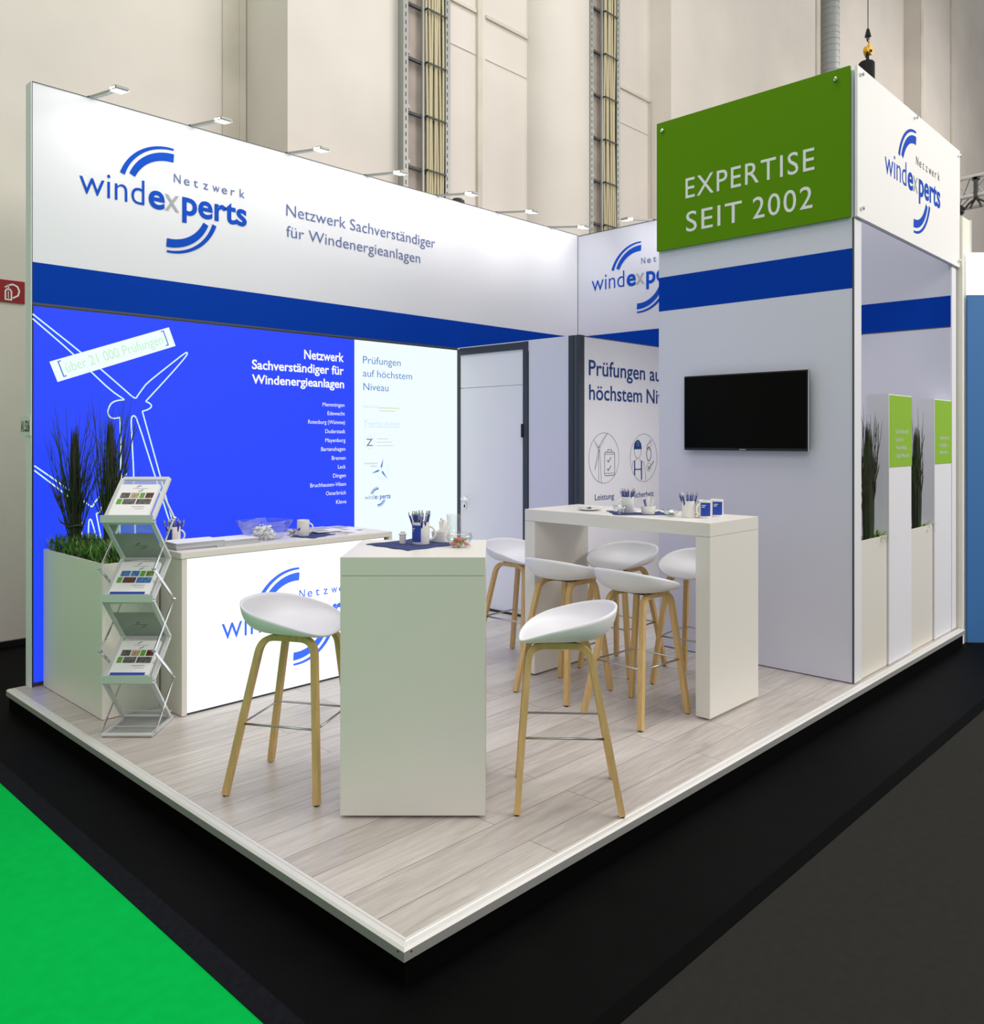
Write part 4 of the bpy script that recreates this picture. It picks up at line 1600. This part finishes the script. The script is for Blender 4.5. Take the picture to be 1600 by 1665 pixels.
def make_stool(label, group):
    t = thing('bar_stool', label, 'stool', group=group)
    b = MB()
    vs, fs = seat_geo()
    b.add(vs, fs, M['seat'])
    o = b.build('seat_shell', None, t, smooth=True)
    bm = bmesh.new()
    bm.from_mesh(o.data)
    bmesh.ops.recalc_face_normals(bm, faces=bm.faces[:])
    up = sum(f.normal.z * f.calc_area() for f in bm.faces)
    if up < 0:
        bmesh.ops.reverse_faces(bm, faces=bm.faces[:])
    bmesh.ops.delete(bm, geom=[v for v in bm.verts if not v.link_faces], context='VERTS')
    bm.to_mesh(o.data)
    bm.free()
    so = o.modifiers.new('thickness', 'SOLIDIFY')
    so.thickness = 0.009
    so.offset = -1
    # legs: each a bent oak piece running from the floor to the middle of the top bar
    for sx in (-1, 1):
        for sy in (-1, 1):
            P = [(sx * 0.205, sy * 0.222, 0.006), (sx * 0.164, sy * 0.178 + 0.019, 0.34), (sx * 0.128, sy * 0.138 + 0.036, 0.63)]
            c0 = Vector((sx * 0.118, sy * 0.129 + 0.04, 0.700))
            p2 = Vector(P[2])
            pe = Vector((sx * 0.112, sy * 0.06 + 0.04, 0.700))
            for k in range(1, 8):
                q = k / 8
                P.append(tuple((1 - q) ** 2 * p2 + 2 * q * (1 - q) * c0 + q * q * pe))
            P += [tuple(pe), (sx * 0.110, 0.04, 0.700)]
            b = MB()
            b.tube(P, 1, M['oak'], flat=((1, 0, 0), 0.0155, 0.0135))
            lg = b.build('leg', None, t)
            b = MB()
            b.tube([(sx * 0.205, sy * 0.222, 0.0), (sx * 0.205, sy * 0.222, 0.007)], 0.011, M['black'], seg=10)
            b.build('foot_cap', None, lg)
    b = MB()
    fz = 0.315
    k = 0.167
    ky = 0.181
    o_ = 0.0175
    pts = [(k, ky + o_, fz), (-k, ky + o_, fz), (-k, -ky + o_, fz), (k, -ky + o_, fz)]
    b.tube(pts + [pts[0]], 0.0055, M['steel'], seg=8)
    b.build('footrest', None, t, smooth=True)
    for y in (-0.015, 0.095):
        b = MB()
        b.box((-0.112, y - 0.010, 0.700), (0.112, y + 0.010, 0.712), M['black'])
        b.box((-0.118, y - 0.018, 0.710), (-0.085, y + 0.018, 0.7165), M['black'])
        b.box((0.085, y - 0.018, 0.710), (0.118, y + 0.018, 0.7165), M['black'])
        b.build('seat_mount', None, t)
    return t


stools = [
    ((0.468, 1.359), -60.0, 'white bar stool left of the end-on table, before the lit counter'),
    ((1.240, 0.345), 131.5, 'white bar stool nearest the platform edge, right of the end-on table'),
    ((2.81, 2.07), -88.0, 'white bar stool standing before the white store door'),
    ((2.436, 1.339), 0.0, 'white bar stool on the near side of the long table, left of its pair'),
    ((2.394, 0.763), -3.5, 'white bar stool on the near side of the long table, right of its pair'),
    ((3.165, 1.395), 181.0, 'white bar stool on the far side of the long table, fully seen beneath it'),
    ((3.20, 0.83), 184.0, 'white bar stool on the far side of the long table, half hidden by its leg'),
]
proto = None
for i, ((x, y), a, lb) in enumerate(stools):
    rz = math.radians(a - 90)
    if proto is None:
        proto = make_stool(lb, 'white bar stools')
        proto.location = (x, y, 0)
        proto.rotation_euler = (0, 0, rz)
    else:
        copy_tree(proto, (x, y, 0), rz, lb)

# ================================================================== FASCIA LAMPS
def arm_lamp(label, loc, rz):
    t = thing('arm_lamp', label, 'lamp', loc, rz, 'arm lamps on the fascia')
    b = MB()
    b.box((-0.02, -0.012, -0.01), (0.02, 0.03, 0.016), M['black'])
    b.build('bracket', None, t)
    b = MB()
    b.tube([(0, 0.0, 0.008), (0, -0.42, -0.06)], 1, M['galv'], flat=((1, 0, 0), 0.016, 0.008))
    b.build('arm', None, t)
    b = MB()
    T = Matrix.Translation((0, -0.47, -0.07)) @ Matrix.Rotation(math.radians(9), 4, 'X')
    b.box((-0.045, -0.055, -0.010), (0.045, 0.06, 0.014), M['galv'], T, bev=0.006)
    hd = b.build('lamp_head', None, t)
    b = MB()
    b.box((-0.036, -0.045, -0.0135), (0.036, 0.05, -0.0105), M['lens'], T)
    b.box((0.0452, -0.045, -0.006), (0.047, 0.04, 0.004), M['lens'], T)
    b.box((-0.047, -0.045, -0.006), (-0.0452, 0.04, 0.004), M['lens'], T)
    b.build('lens', None, hd)
    d = bpy.data.lights.new('lamp_light', 'AREA')
    d.shape = 'RECTANGLE'
    d.size, d.size_y = 0.09, 0.11
    d.energy = 2.0
    d.color = (1, 0.985, 0.955)
    l = bpy.data.objects.new('lamp_light', d)
    COL.objects.link(l)
    l.parent = t
    l.location = (0, -0.47, -0.092)
    l.rotation_euler = (Vector((0, 0.55, -0.42))).to_track_quat('-Z', 'Y').to_euler()
    return t


ordn = ['first', 'second', 'third', 'fourth', 'fifth', 'sixth', 'seventh']
for i, x in enumerate((0.499, 1.215, 2.034, 2.822, 3.658, 4.486, 5.313)):
    arm_lamp('%s arm lamp from the left along the top of the long white fascia' % ordn[i], (x, 3.87, WT), 0)
arm_lamp('arm lamp on top of the short fascia beside the green sign', (5.81, 2.87, WT - 0.01), -PI / 2)
t = thing('cable_box', 'small dark box on top of the long white fascia', 'box', (3.96, 3.90, WT))
b = MB()
b.lathe([(0, 0), (0.07, 0), (0.068, 0.025), (0.045, 0.045), (0, 0.05)], M['black'], seg=18)
b.build('box_body', None, t, autos=True)

# ================================================================== TABLE WARE
def mug_mesh(t, prints=True, pr=0.041, h=0.10, mirror=1):
    b = MB()
    b.lathe([(0, 0.0), (pr - 0.002, 0.0), (pr, 0.003), (pr, h), (pr - 0.003, h + 0.001), (pr - 0.004, h - 0.001), (pr - 0.004, 0.006), (0, 0.006)], M['ceramic'], seg=32)
    b.build('cup', None, t, autos=True)
    b = MB()
    hp = []
    for k in range(11):
        a = -PI / 2 + PI * k / 10
        hp.append((mirror * (pr - 0.003 + 0.030 * math.cos(a)), 0, h * 0.5 + 0.032 * math.sin(a)))
    b.tube(hp, 0.0055, M['ceramic'], seg=8)
    b.build('handle', None, t, smooth=True)
    if prints:
        b = MB()
        a0, a1 = math.radians(-170), math.radians(-82)
        n = 10
        vs = []
        for k in range(n + 1):
            a = a0 + (a1 - a0) * k / n
            for z in (0.012, h - 0.012):
                vs.append(((pr + 0.0006) * math.cos(a), (pr + 0.0006) * math.sin(a), z))
        b.add(vs, [(2 * i, 2 * i + 2, 2 * i + 3, 2 * i + 1) for i in range(n)], M['print_blue'])
        b.build('blue_print', None, t)
        b = MB()
        for k, ww in enumerate((0.30, 0.22)):
            vs = []
            z = h - 0.03 - 0.010 * k
            for j in range(5):
                a = math.radians(-160) + ww * j / 2
                vs += [((pr + 0.0010) * math.cos(a), (pr + 0.0010) * math.sin(a), z), ((pr + 0.0010) * math.cos(a), (pr + 0.0010) * math.sin(a), z + 0.004)]
            b.add(vs, [(2 * i, 2 * i + 2, 2 * i + 3, 2 * i + 1) for i in range(4)], M['paper'])
        b.build('white_lettering', None, t)


def mug(label, loc, rz=0.0, prints=True, group=None, h=0.10, mirror=1):
    t = thing('mug', label, 'mug', loc, rz, group)
    mug_mesh(t, prints, h=h, mirror=mirror)
    return t


PEN = None


def pens(loc, where, n=9, h=0.10, seed=1):
    global PEN
    rr = random.Random(seed)
    if PEN is None:
        t = thing('pen', 'x', 'pen')
        b = MB()
        b.tube([(0, 0, 0.0), (0, 0, 0.012), (0, 0, 0.132)], [0.001, 0.0045, 0.0055], M['pen_blue'], seg=8)
        b.build('barrel', None, t, smooth=True)
        b = MB()
        b.tube([(0, 0, 0.132), (0, 0, 0.140), (0, 0, 0.141), (0, 0, 0.150)], [0.0055, 0.005, 0.003, 0.003], M['pen_silver'], seg=8)
        b.box((0.005, -0.002, 0.105), (0.008, 0.002, 0.137), M['pen_silver'])
        b.build('clip', None, t)
        PEN = t
        first = True
    else:
        first = False
    for i in range(n):
        a = 2 * PI * i / n + rr.uniform(-.2, .2)
        tilt = rr.uniform(0.12, 0.34)
        r = rr.uniform(0.008, 0.016)
        p = Vector(loc) + Vector((r * math.cos(a), r * math.sin(a), 0.007))
        eul = (Matrix.Rotation(a, 4, 'Z') @ Matrix.Rotation(tilt, 4, 'Y') @ Matrix.Rotation(rr.random() * 6, 4, 'Z')).to_euler()
        lb = 'blue and silver pen standing in the ' + where
        if first and i == 0:
            o = PEN
            o.location = p
            o['label'] = lb
            o['group'] = 'pens in the ' + where
        else:
            o = copy_tree(PEN, p, None, lb, 'pens in the ' + where)
        o.rotation_euler = eul


STK = None


def sticks(loc, where, n=9, seed=1, violet=0):
    global STK
    rr = random.Random(seed)
    for i in range(n):
        a = rr.random() * 2 * PI
        r = rr.uniform(0.0, 0.02)
        v = i < violet
        b = MB()
        b.box((-0.005, -0.0025, 0), (0.005, 0.0025, rr.uniform(0.085, 0.105)), M['stick_violet'] if v else M['stick'])
        o = b.build('sugar_stick')
        o.location = Vector(loc) + Vector((r * math.cos(a), r * math.sin(a), 0.009))
        o.rotation_euler = (Matrix.Rotation(a, 4, 'Z') @ Matrix.Rotation(rr.uniform(0.05, 0.38), 4, 'Y') @ Matrix.Rotation(rr.random() * 3, 4, 'Z')).to_euler()
        k = 'violet' if v else 'white'
        tag(o, k + ' paper sugar stick standing in the ' + where, 'sugar stick', k + ' sugar sticks in the ' + where)


def ramekin(label, loc, r=0.045, h=0.05):
    b = MB()
    b.lathe([(0, 0), (r * 0.88, 0), (r * 0.9, 0.003), (r, h - 0.008), (r + 0.002, h), (r - 0.003, h), (r - 0.005, h - 0.006), (r * 0.84, 0.007), (0, 0.007)], M['ceramic'], seg=30)
    o = b.build('ramekin', None, None, autos=True)
    o.location = loc
    return tag(o, label, 'ramekin')


def napkin(label, loc, rz, sx, sy, seed=1):
    rr = random.Random(seed)
    n = 14
    b = MB()
    top, bot = [], []
    for i in range(n + 1):
        for j in range(n + 1):
            u, v = i / n - .5, j / n - .5
            z = 0.0022 + 0.0012 * math.sin(9 * u + seed) * math.cos(7 * v) + (0.006 * max(0, abs(u) * 2 - 0.8) * math.sin(v * 14 + seed) ** 2)
            jx = 0.006 * math.sin(v * 17 + seed) * (abs(u) > 0.48)
            jy = 0.006 * math.sin(u * 15 + seed) * (abs(v) > 0.48)
            top.append((u * sx + jx, v * sy + jy, z))
            bot.append((u * sx + jx, v * sy + jy, 0.0003))
    N = (n + 1) ** 2
    fs = []
    for i in range(n):
        for j in range(n):
            a = i * (n + 1) + j
            fs.append((a, a + n + 1, a + n + 2, a + 1))
            fs.append((a + N, a + 1 + N, a + n + 2 + N, a + n + 1 + N))
    edge = [i * (n + 1) for i in range(n + 1)] + [n * (n + 1) + j for j in range(1, n + 1)] + [i * (n + 1) + n for i in range(n - 1, -1, -1)] + [j for j in range(n - 1, 0, -1)]
    for a, c2 in zip(edge, edge[1:] + edge[:1]):
        fs.append((a, a + N, c2 + N, c2))
    b.add(top + bot, fs, M['napkin'])
    o = b.build('napkin', None, None, smooth=True)
    o.location = loc
    o.rotation_euler = (0, 0, rz)
    return tag(o, label, 'napkin')


def bowl(name, label, loc, prof_out, th=0.003, sq=None, seg=36, rz=0.0):
    inner = [(max(0, r - th), z + (th if i == 0 else 0)) for i, (r, z) in enumerate(prof_out)]
    inner[0] = (0, prof_out[0][1] + th)
    prof = [(0, prof_out[0][1])] + prof_out[1:] + list(reversed(inner))
    b = MB()
    b.lathe(prof, M['glass'], seg=seg, sq=sq)
    o = b.build(name, None, None, smooth=True, weld=True)
    o.location = loc
    o.rotation_euler = (0, 0, rz)
    return tag(o, label, 'bowl')


def sweets(loc, where, n, R, z0, mats, kinds, seed=1, layers=2, size=1.0):
    rr = random.Random(seed)
    protos = {}
    i = 0
    for ly in range(layers):
        m = n // layers
        for k in range(m):
            a = 2 * PI * k / m + rr.uniform(-.3, .3) + ly
            r = R * math.sqrt(rr.random()) * (1 - 0.15 * ly)
            key = i % len(mats)
            i += 1
            p = Vector(loc) + Vector((r * math.cos(a), r * math.sin(a), z0 + ly * 0.018 * size + 0.008 * size))
            lb = '%s wrapped sweet in the %s' % (kinds[key], where)
            gp = '%s sweets in the %s' % (kinds[key], where)
            if key not in protos:
                t = thing('wrapped_sweet', lb, 'sweet', p, 0, gp)
                b = MB()
                b.lathe([(0.0, -0.008 * size), (0.006 * size, -0.006 * size), (0.0095 * size, 0), (0.006 * size, 0.006 * size), (0, 0.008 * size)], M[mats[key]], Matrix.Rotation(PI / 2, 4, 'Y') @ Matrix.Diagonal((1, 1, 1.5, 1)), seg=10)
                b.build('sweet_body', None, t, smooth=True)
                b = MB()
                for s in (-1, 1):
                    vs = [(s * 0.010 * size, 0, 0)]
                    for q in range(6):
                        vs.append((s * 0.021 * size, (q - 2.5) * 0.0042 * size, 0.002 * size * (-1) ** q))
                    b.add(vs, [(0, q + 1, q + 2) for q in range(5)], M[mats[key]])
                b.build('wrapper_end', None, t)
                protos[key] = t
                o = t
            else:
                o = copy_tree(protos[key], p, None, lb, gp)
            o.rotation_euler = (rr.uniform(-.6, .6), rr.uniform(-.5, .5), rr.random() * 6)


# --- end-on table
z1 = 1.1005
napkin('blue napkin spread on the end-on bar table', (0.885, 0.99, z1), 0.0, 0.31, 0.31, 1)
zn = z1 + 0.0035
mug('white mug with blue print full of pens on the end-on table', (0.915, 0.965, zn), RZ - 0.05, h=0.102)
pens((0.915, 0.965, zn), 'mug on the end-on table', 11, seed=3)
b = MB()
b.lathe([(0, 0), (0.0145, 0), (0.0155, 0.004), (0.0155, 0.040), (0.018, 0.042), (0.018, 0.046), (0.011, 0.049), (0.011, 0.056), (0.006, 0.058), (0, 0.058)], M['ceramic'], seg=22)
o = b.build('sweetener_dispenser', None, None, autos=True)
o.location = (0.862, 1.035, zn)
tag(o, 'small white sweetener dispenser on the blue napkin of the end-on table', 'dispenser')
rp = (1.045, 0.965, zn)
ramekin('white ramekin beside the pen mug on the end-on table', rp, 0.047, 0.05)
sticks(rp, 'ramekin on the end-on table', 10, 5)
b = MB()
b.lathe([(0, 0), (0.026, 0), (0.029, 0.004), (0.036, 0.118), (0.0355, 0.12), (0.0335, 0.118), (0.0265, 0.012), (0, 0.012)], M['glass'], seg=32)
o = b.build('tumbler_glass', None, None, smooth=True, weld=True)
o.location = (1.19, 1.03, z1)
tag(o, 'tall clear drinking glass near the back of the end-on table', 'glass')
bl = (0.975, 0.765, z1)
bowl('sweet_bowl', 'round glass bowl of red and gold sweets on the end-on table', bl, [(0, 0.0), (0.03, 0.0), (0.05, 0.018), (0.062, 0.045), (0.055, 0.066)], 0.003)
sweets(bl, 'round bowl on the end-on table', 16, 0.032, 0.008, ['sweet_red', 'sweet_gold', 'sweet_green', 'sweet_red'], ['red', 'gold', 'green', 'bright red'], 4)

# --- long table
z2 = 1.1205


def tp(x, y, dz=0.0):
    return (x, y, z2 + dz)


napkin('blue napkin spread on the long bar table', tp(2.83, 1.05), RZ + 0.02, 0.335, 0.30, 3)
zq = 0.0035
mug('white mug of pens behind the glass on the napkin of the long table', tp(2.80, 1.10, zq), RZ + 0.3, False, h=0.10, mirror=-1)
pens(tp(2.80, 1.10, zq), 'mug on the napkin of the long table', 10, seed=8)
rp = tp(2.80, 0.945, zq)
ramekin('white ramekin on the blue napkin of the long table', rp, 0.046, 0.05)
sticks(rp, 'ramekin on the long table', 10, 9, violet=3)
bl = tp(2.70, 1.09, zq)
bowl('sweet_bowl', 'small glass bowl of white sweets before the pen mug on the long table', bl, [(0, 0.0), (0.025, 0.0), (0.038, 0.015), (0.046, 0.05)], 0.0025)
sweets(bl, 'small bowl on the long table', 10, 0.024, 0.006, ['sweet_white'], ['white'], 6, size=0.9)
t = thing('saucer', 'white saucer at the far left of the long table', 'saucer', tp(2.79, 1.40))
b = MB()
b.lathe([(0, 0.0), (0.045, 0.0), (0.08, 0.012), (0.081, 0.014), (0.045, 0.004), (0, 0.004)], M['ceramic'], seg=36)
b.build('saucer_dish', None, t, smooth=True)
t = thing('spoon', 'dark spoon lying on the white saucer', 'spoon', tp(2.78, 1.395, 0.010), 0.6)
b = MB()
b.lathe([(0, 0.0), (0.012, 0.002), (0.018, 0.007), (0.017, 0.008), (0.01, 0.004), (0, 0.003)], M['galv_dark'], Matrix.Diagonal((1.5, 1, 1, 1)), seg=18)
b.tube([(0.02, 0, 0.006), (0.05, 0, 0.010), (0.10, 0, 0.009)], 0.0025, M['galv_dark'], seg=6)
b.build('spoon_body', None, t)
for x, y, r, lb in ((2.90, 1.46, 0.4, 'white paper sheet lying behind the saucer on the long table'), (2.95, 1.06, 0.2, 'white folded paper lying behind the napkin of the long table')):
    b = MB()
    b.box((-0.10, -0.06, 0.0), (0.10, 0.06, 0.004), M['paper'])
    o = b.build('paper_sheet')
    o.location = tp(x, y, 0.0005)
    o.rotation_euler = (0, 0, r)
    tag(o, lb, 'paper')
bl = tp(2.80, 0.775)
bowl('sweet_bowl', 'shallow wide glass bowl with a few coloured sweets on the long table', bl, [(0, 0.0), (0.022, 0.0), (0.030, 0.012), (0.052, 0.034), (0.074, 0.044)], 0.0025)
sweets(bl, 'shallow bowl on the long table', 6, 0.016, 0.006, ['sweet_teal', 'sweet_green', 'sweet_gold'], ['teal', 'green', 'gold'], 7, layers=1, size=0.9)
mug('white mug of pens at the right end of the long table', tp(2.80, 0.655), RZ + 0.1, False, h=0.10, mirror=1)
pens(tp(2.80, 0.655), 'mug at the right end of the long table', 9, seed=11)
mug('middle mug with blue print at the right end of the long table', tp(2.85, 0.575), RZ + 0.55, True, h=0.105, mirror=-1)
mug('rightmost mug with blue print on the long table', tp(2.975, 0.565), RZ + 0.55, True, h=0.105, mirror=-1)

# --- counter
z3 = CZ + 0.0005
mug('mug with blue print full of pens on the left end of the counter', (0.69, 3.04, z3), RZ, h=0.105)
pens((0.69, 3.04, z3), 'mug on the counter', 9, seed=15)


def brochure_stack(x, y, rz, n, where):
    base = None
    for i in range(n):
        top = i == n - 1
        lb = ('top brochure of the ' if top else 'white brochure below the top of the ') + where
        gp = None if top else 'brochures in the ' + where
        t = thing('brochure', lb, 'brochure', (x + rnd.uniform(-.004, .004), y + rnd.uniform(-.004, .004), z3 + i * 0.0083), rz + rnd.uniform(-.02, .02), gp)
        b = MB()
        b.box((-0.105, -0.1485, 0.0), (0.105, 0.1485, 0.0075), M['paper_grey'])
        b.build('pages', None, t)
        b = MB()
        b.box((-0.1055, -0.149, 0.0072), (0.1055, 0.149, 0.008), M['paper'])
        b.box((-0.1055, -0.1492, 0.0005), (-0.092, -0.1487, 0.0075), M['icon_ink'])
        b.build('cover', None, t)


brochure_stack(0.70, 2.80, RZ + PI / 2 + 0.75, 5, 'left brochure stack on the counter')
brochure_stack(0.935, 2.80, RZ + PI / 2 + 0.85, 4, 'right brochure stack on the counter')
bl = (1.20, 2.83, z3)
bowl('sweet_bowl', 'large square flared glass bowl of white sweets on the counter', bl, [(0, 0.0), (0.085, 0.0), (0.095, 0.008), (0.152, 0.125)], 0.004, sq=4.5, seg=48, rz=0.25)
sweets(bl, 'large square bowl on the counter', 36, 0.075, 0.008, ['sweet_white'], ['white'], 21, layers=3, size=1.45)
bl = (1.455, 2.90, z3)
bowl('sweet_bowl', 'small glass bowl of gold sweets behind the counter mug', bl, [(0, 0.0), (0.03, 0.0), (0.042, 0.02), (0.05, 0.042)], 0.0025)
sweets(bl, 'small bowl on the counter', 12, 0.026, 0.006, ['sweet_gold', 'sweet_white'], ['gold', 'white'], 23, size=0.9)
napkin('blue napkin under the plain mug on the counter', (1.53, 2.775, z3), 0.35, 0.25, 0.20, 5)
t = mug('white mug with small dark mark on the counter napkin', (1.475, 2.80, z3 + 0.0035), RZ - 0.1, False, h=0.105)
b = MB()
for k in range(2):
    a = math.radians(-120) + k * 0.25
    b.box((0.0416 * math.cos(a) - 0.003, 0.0416 * math.sin(a) - 0.003, 0.035 + k * 0.006), (0.0416 * math.cos(a) + 0.003, 0.0416 * math.sin(a) + 0.003, 0.05 + k * 0.006), M['navy_ink'])
b.build('mark', None, t)
for k, (x, y, r, lb) in enumerate(((1.80, 2.80, 0.2, 'white magazine lying at the right on the counter'), (1.88, 2.95, 0.05, 'white magazine lying at the back right on the counter'), (1.72, 2.95, -0.1, 'white magazine lying behind the counter napkin'))):
    t = thing('magazine', lb, 'magazine', (x, y, z3 + k * 0.0055), r)
    b = MB()
    b.box((-0.105, -0.1485, 0), (0.105, 0.1485, 0.005), M['paper'])
    b.build('pages', None, t)
    b = MB()
    fr = (Vector((0, 0, 0.005)), Vector((1, 0, 0)), Vector((0, 1, 0)), Vector((0, 0, 1)))
    rect(b, fr, -0.09, 0.09, 0.0, 0.12, M['paper_grey'], 0.0004)
    rect(b, fr, -0.09, 0.0, -0.12, -0.02, M['grey_ink'], 0.0004)
    b.build('cover_print', None, t)
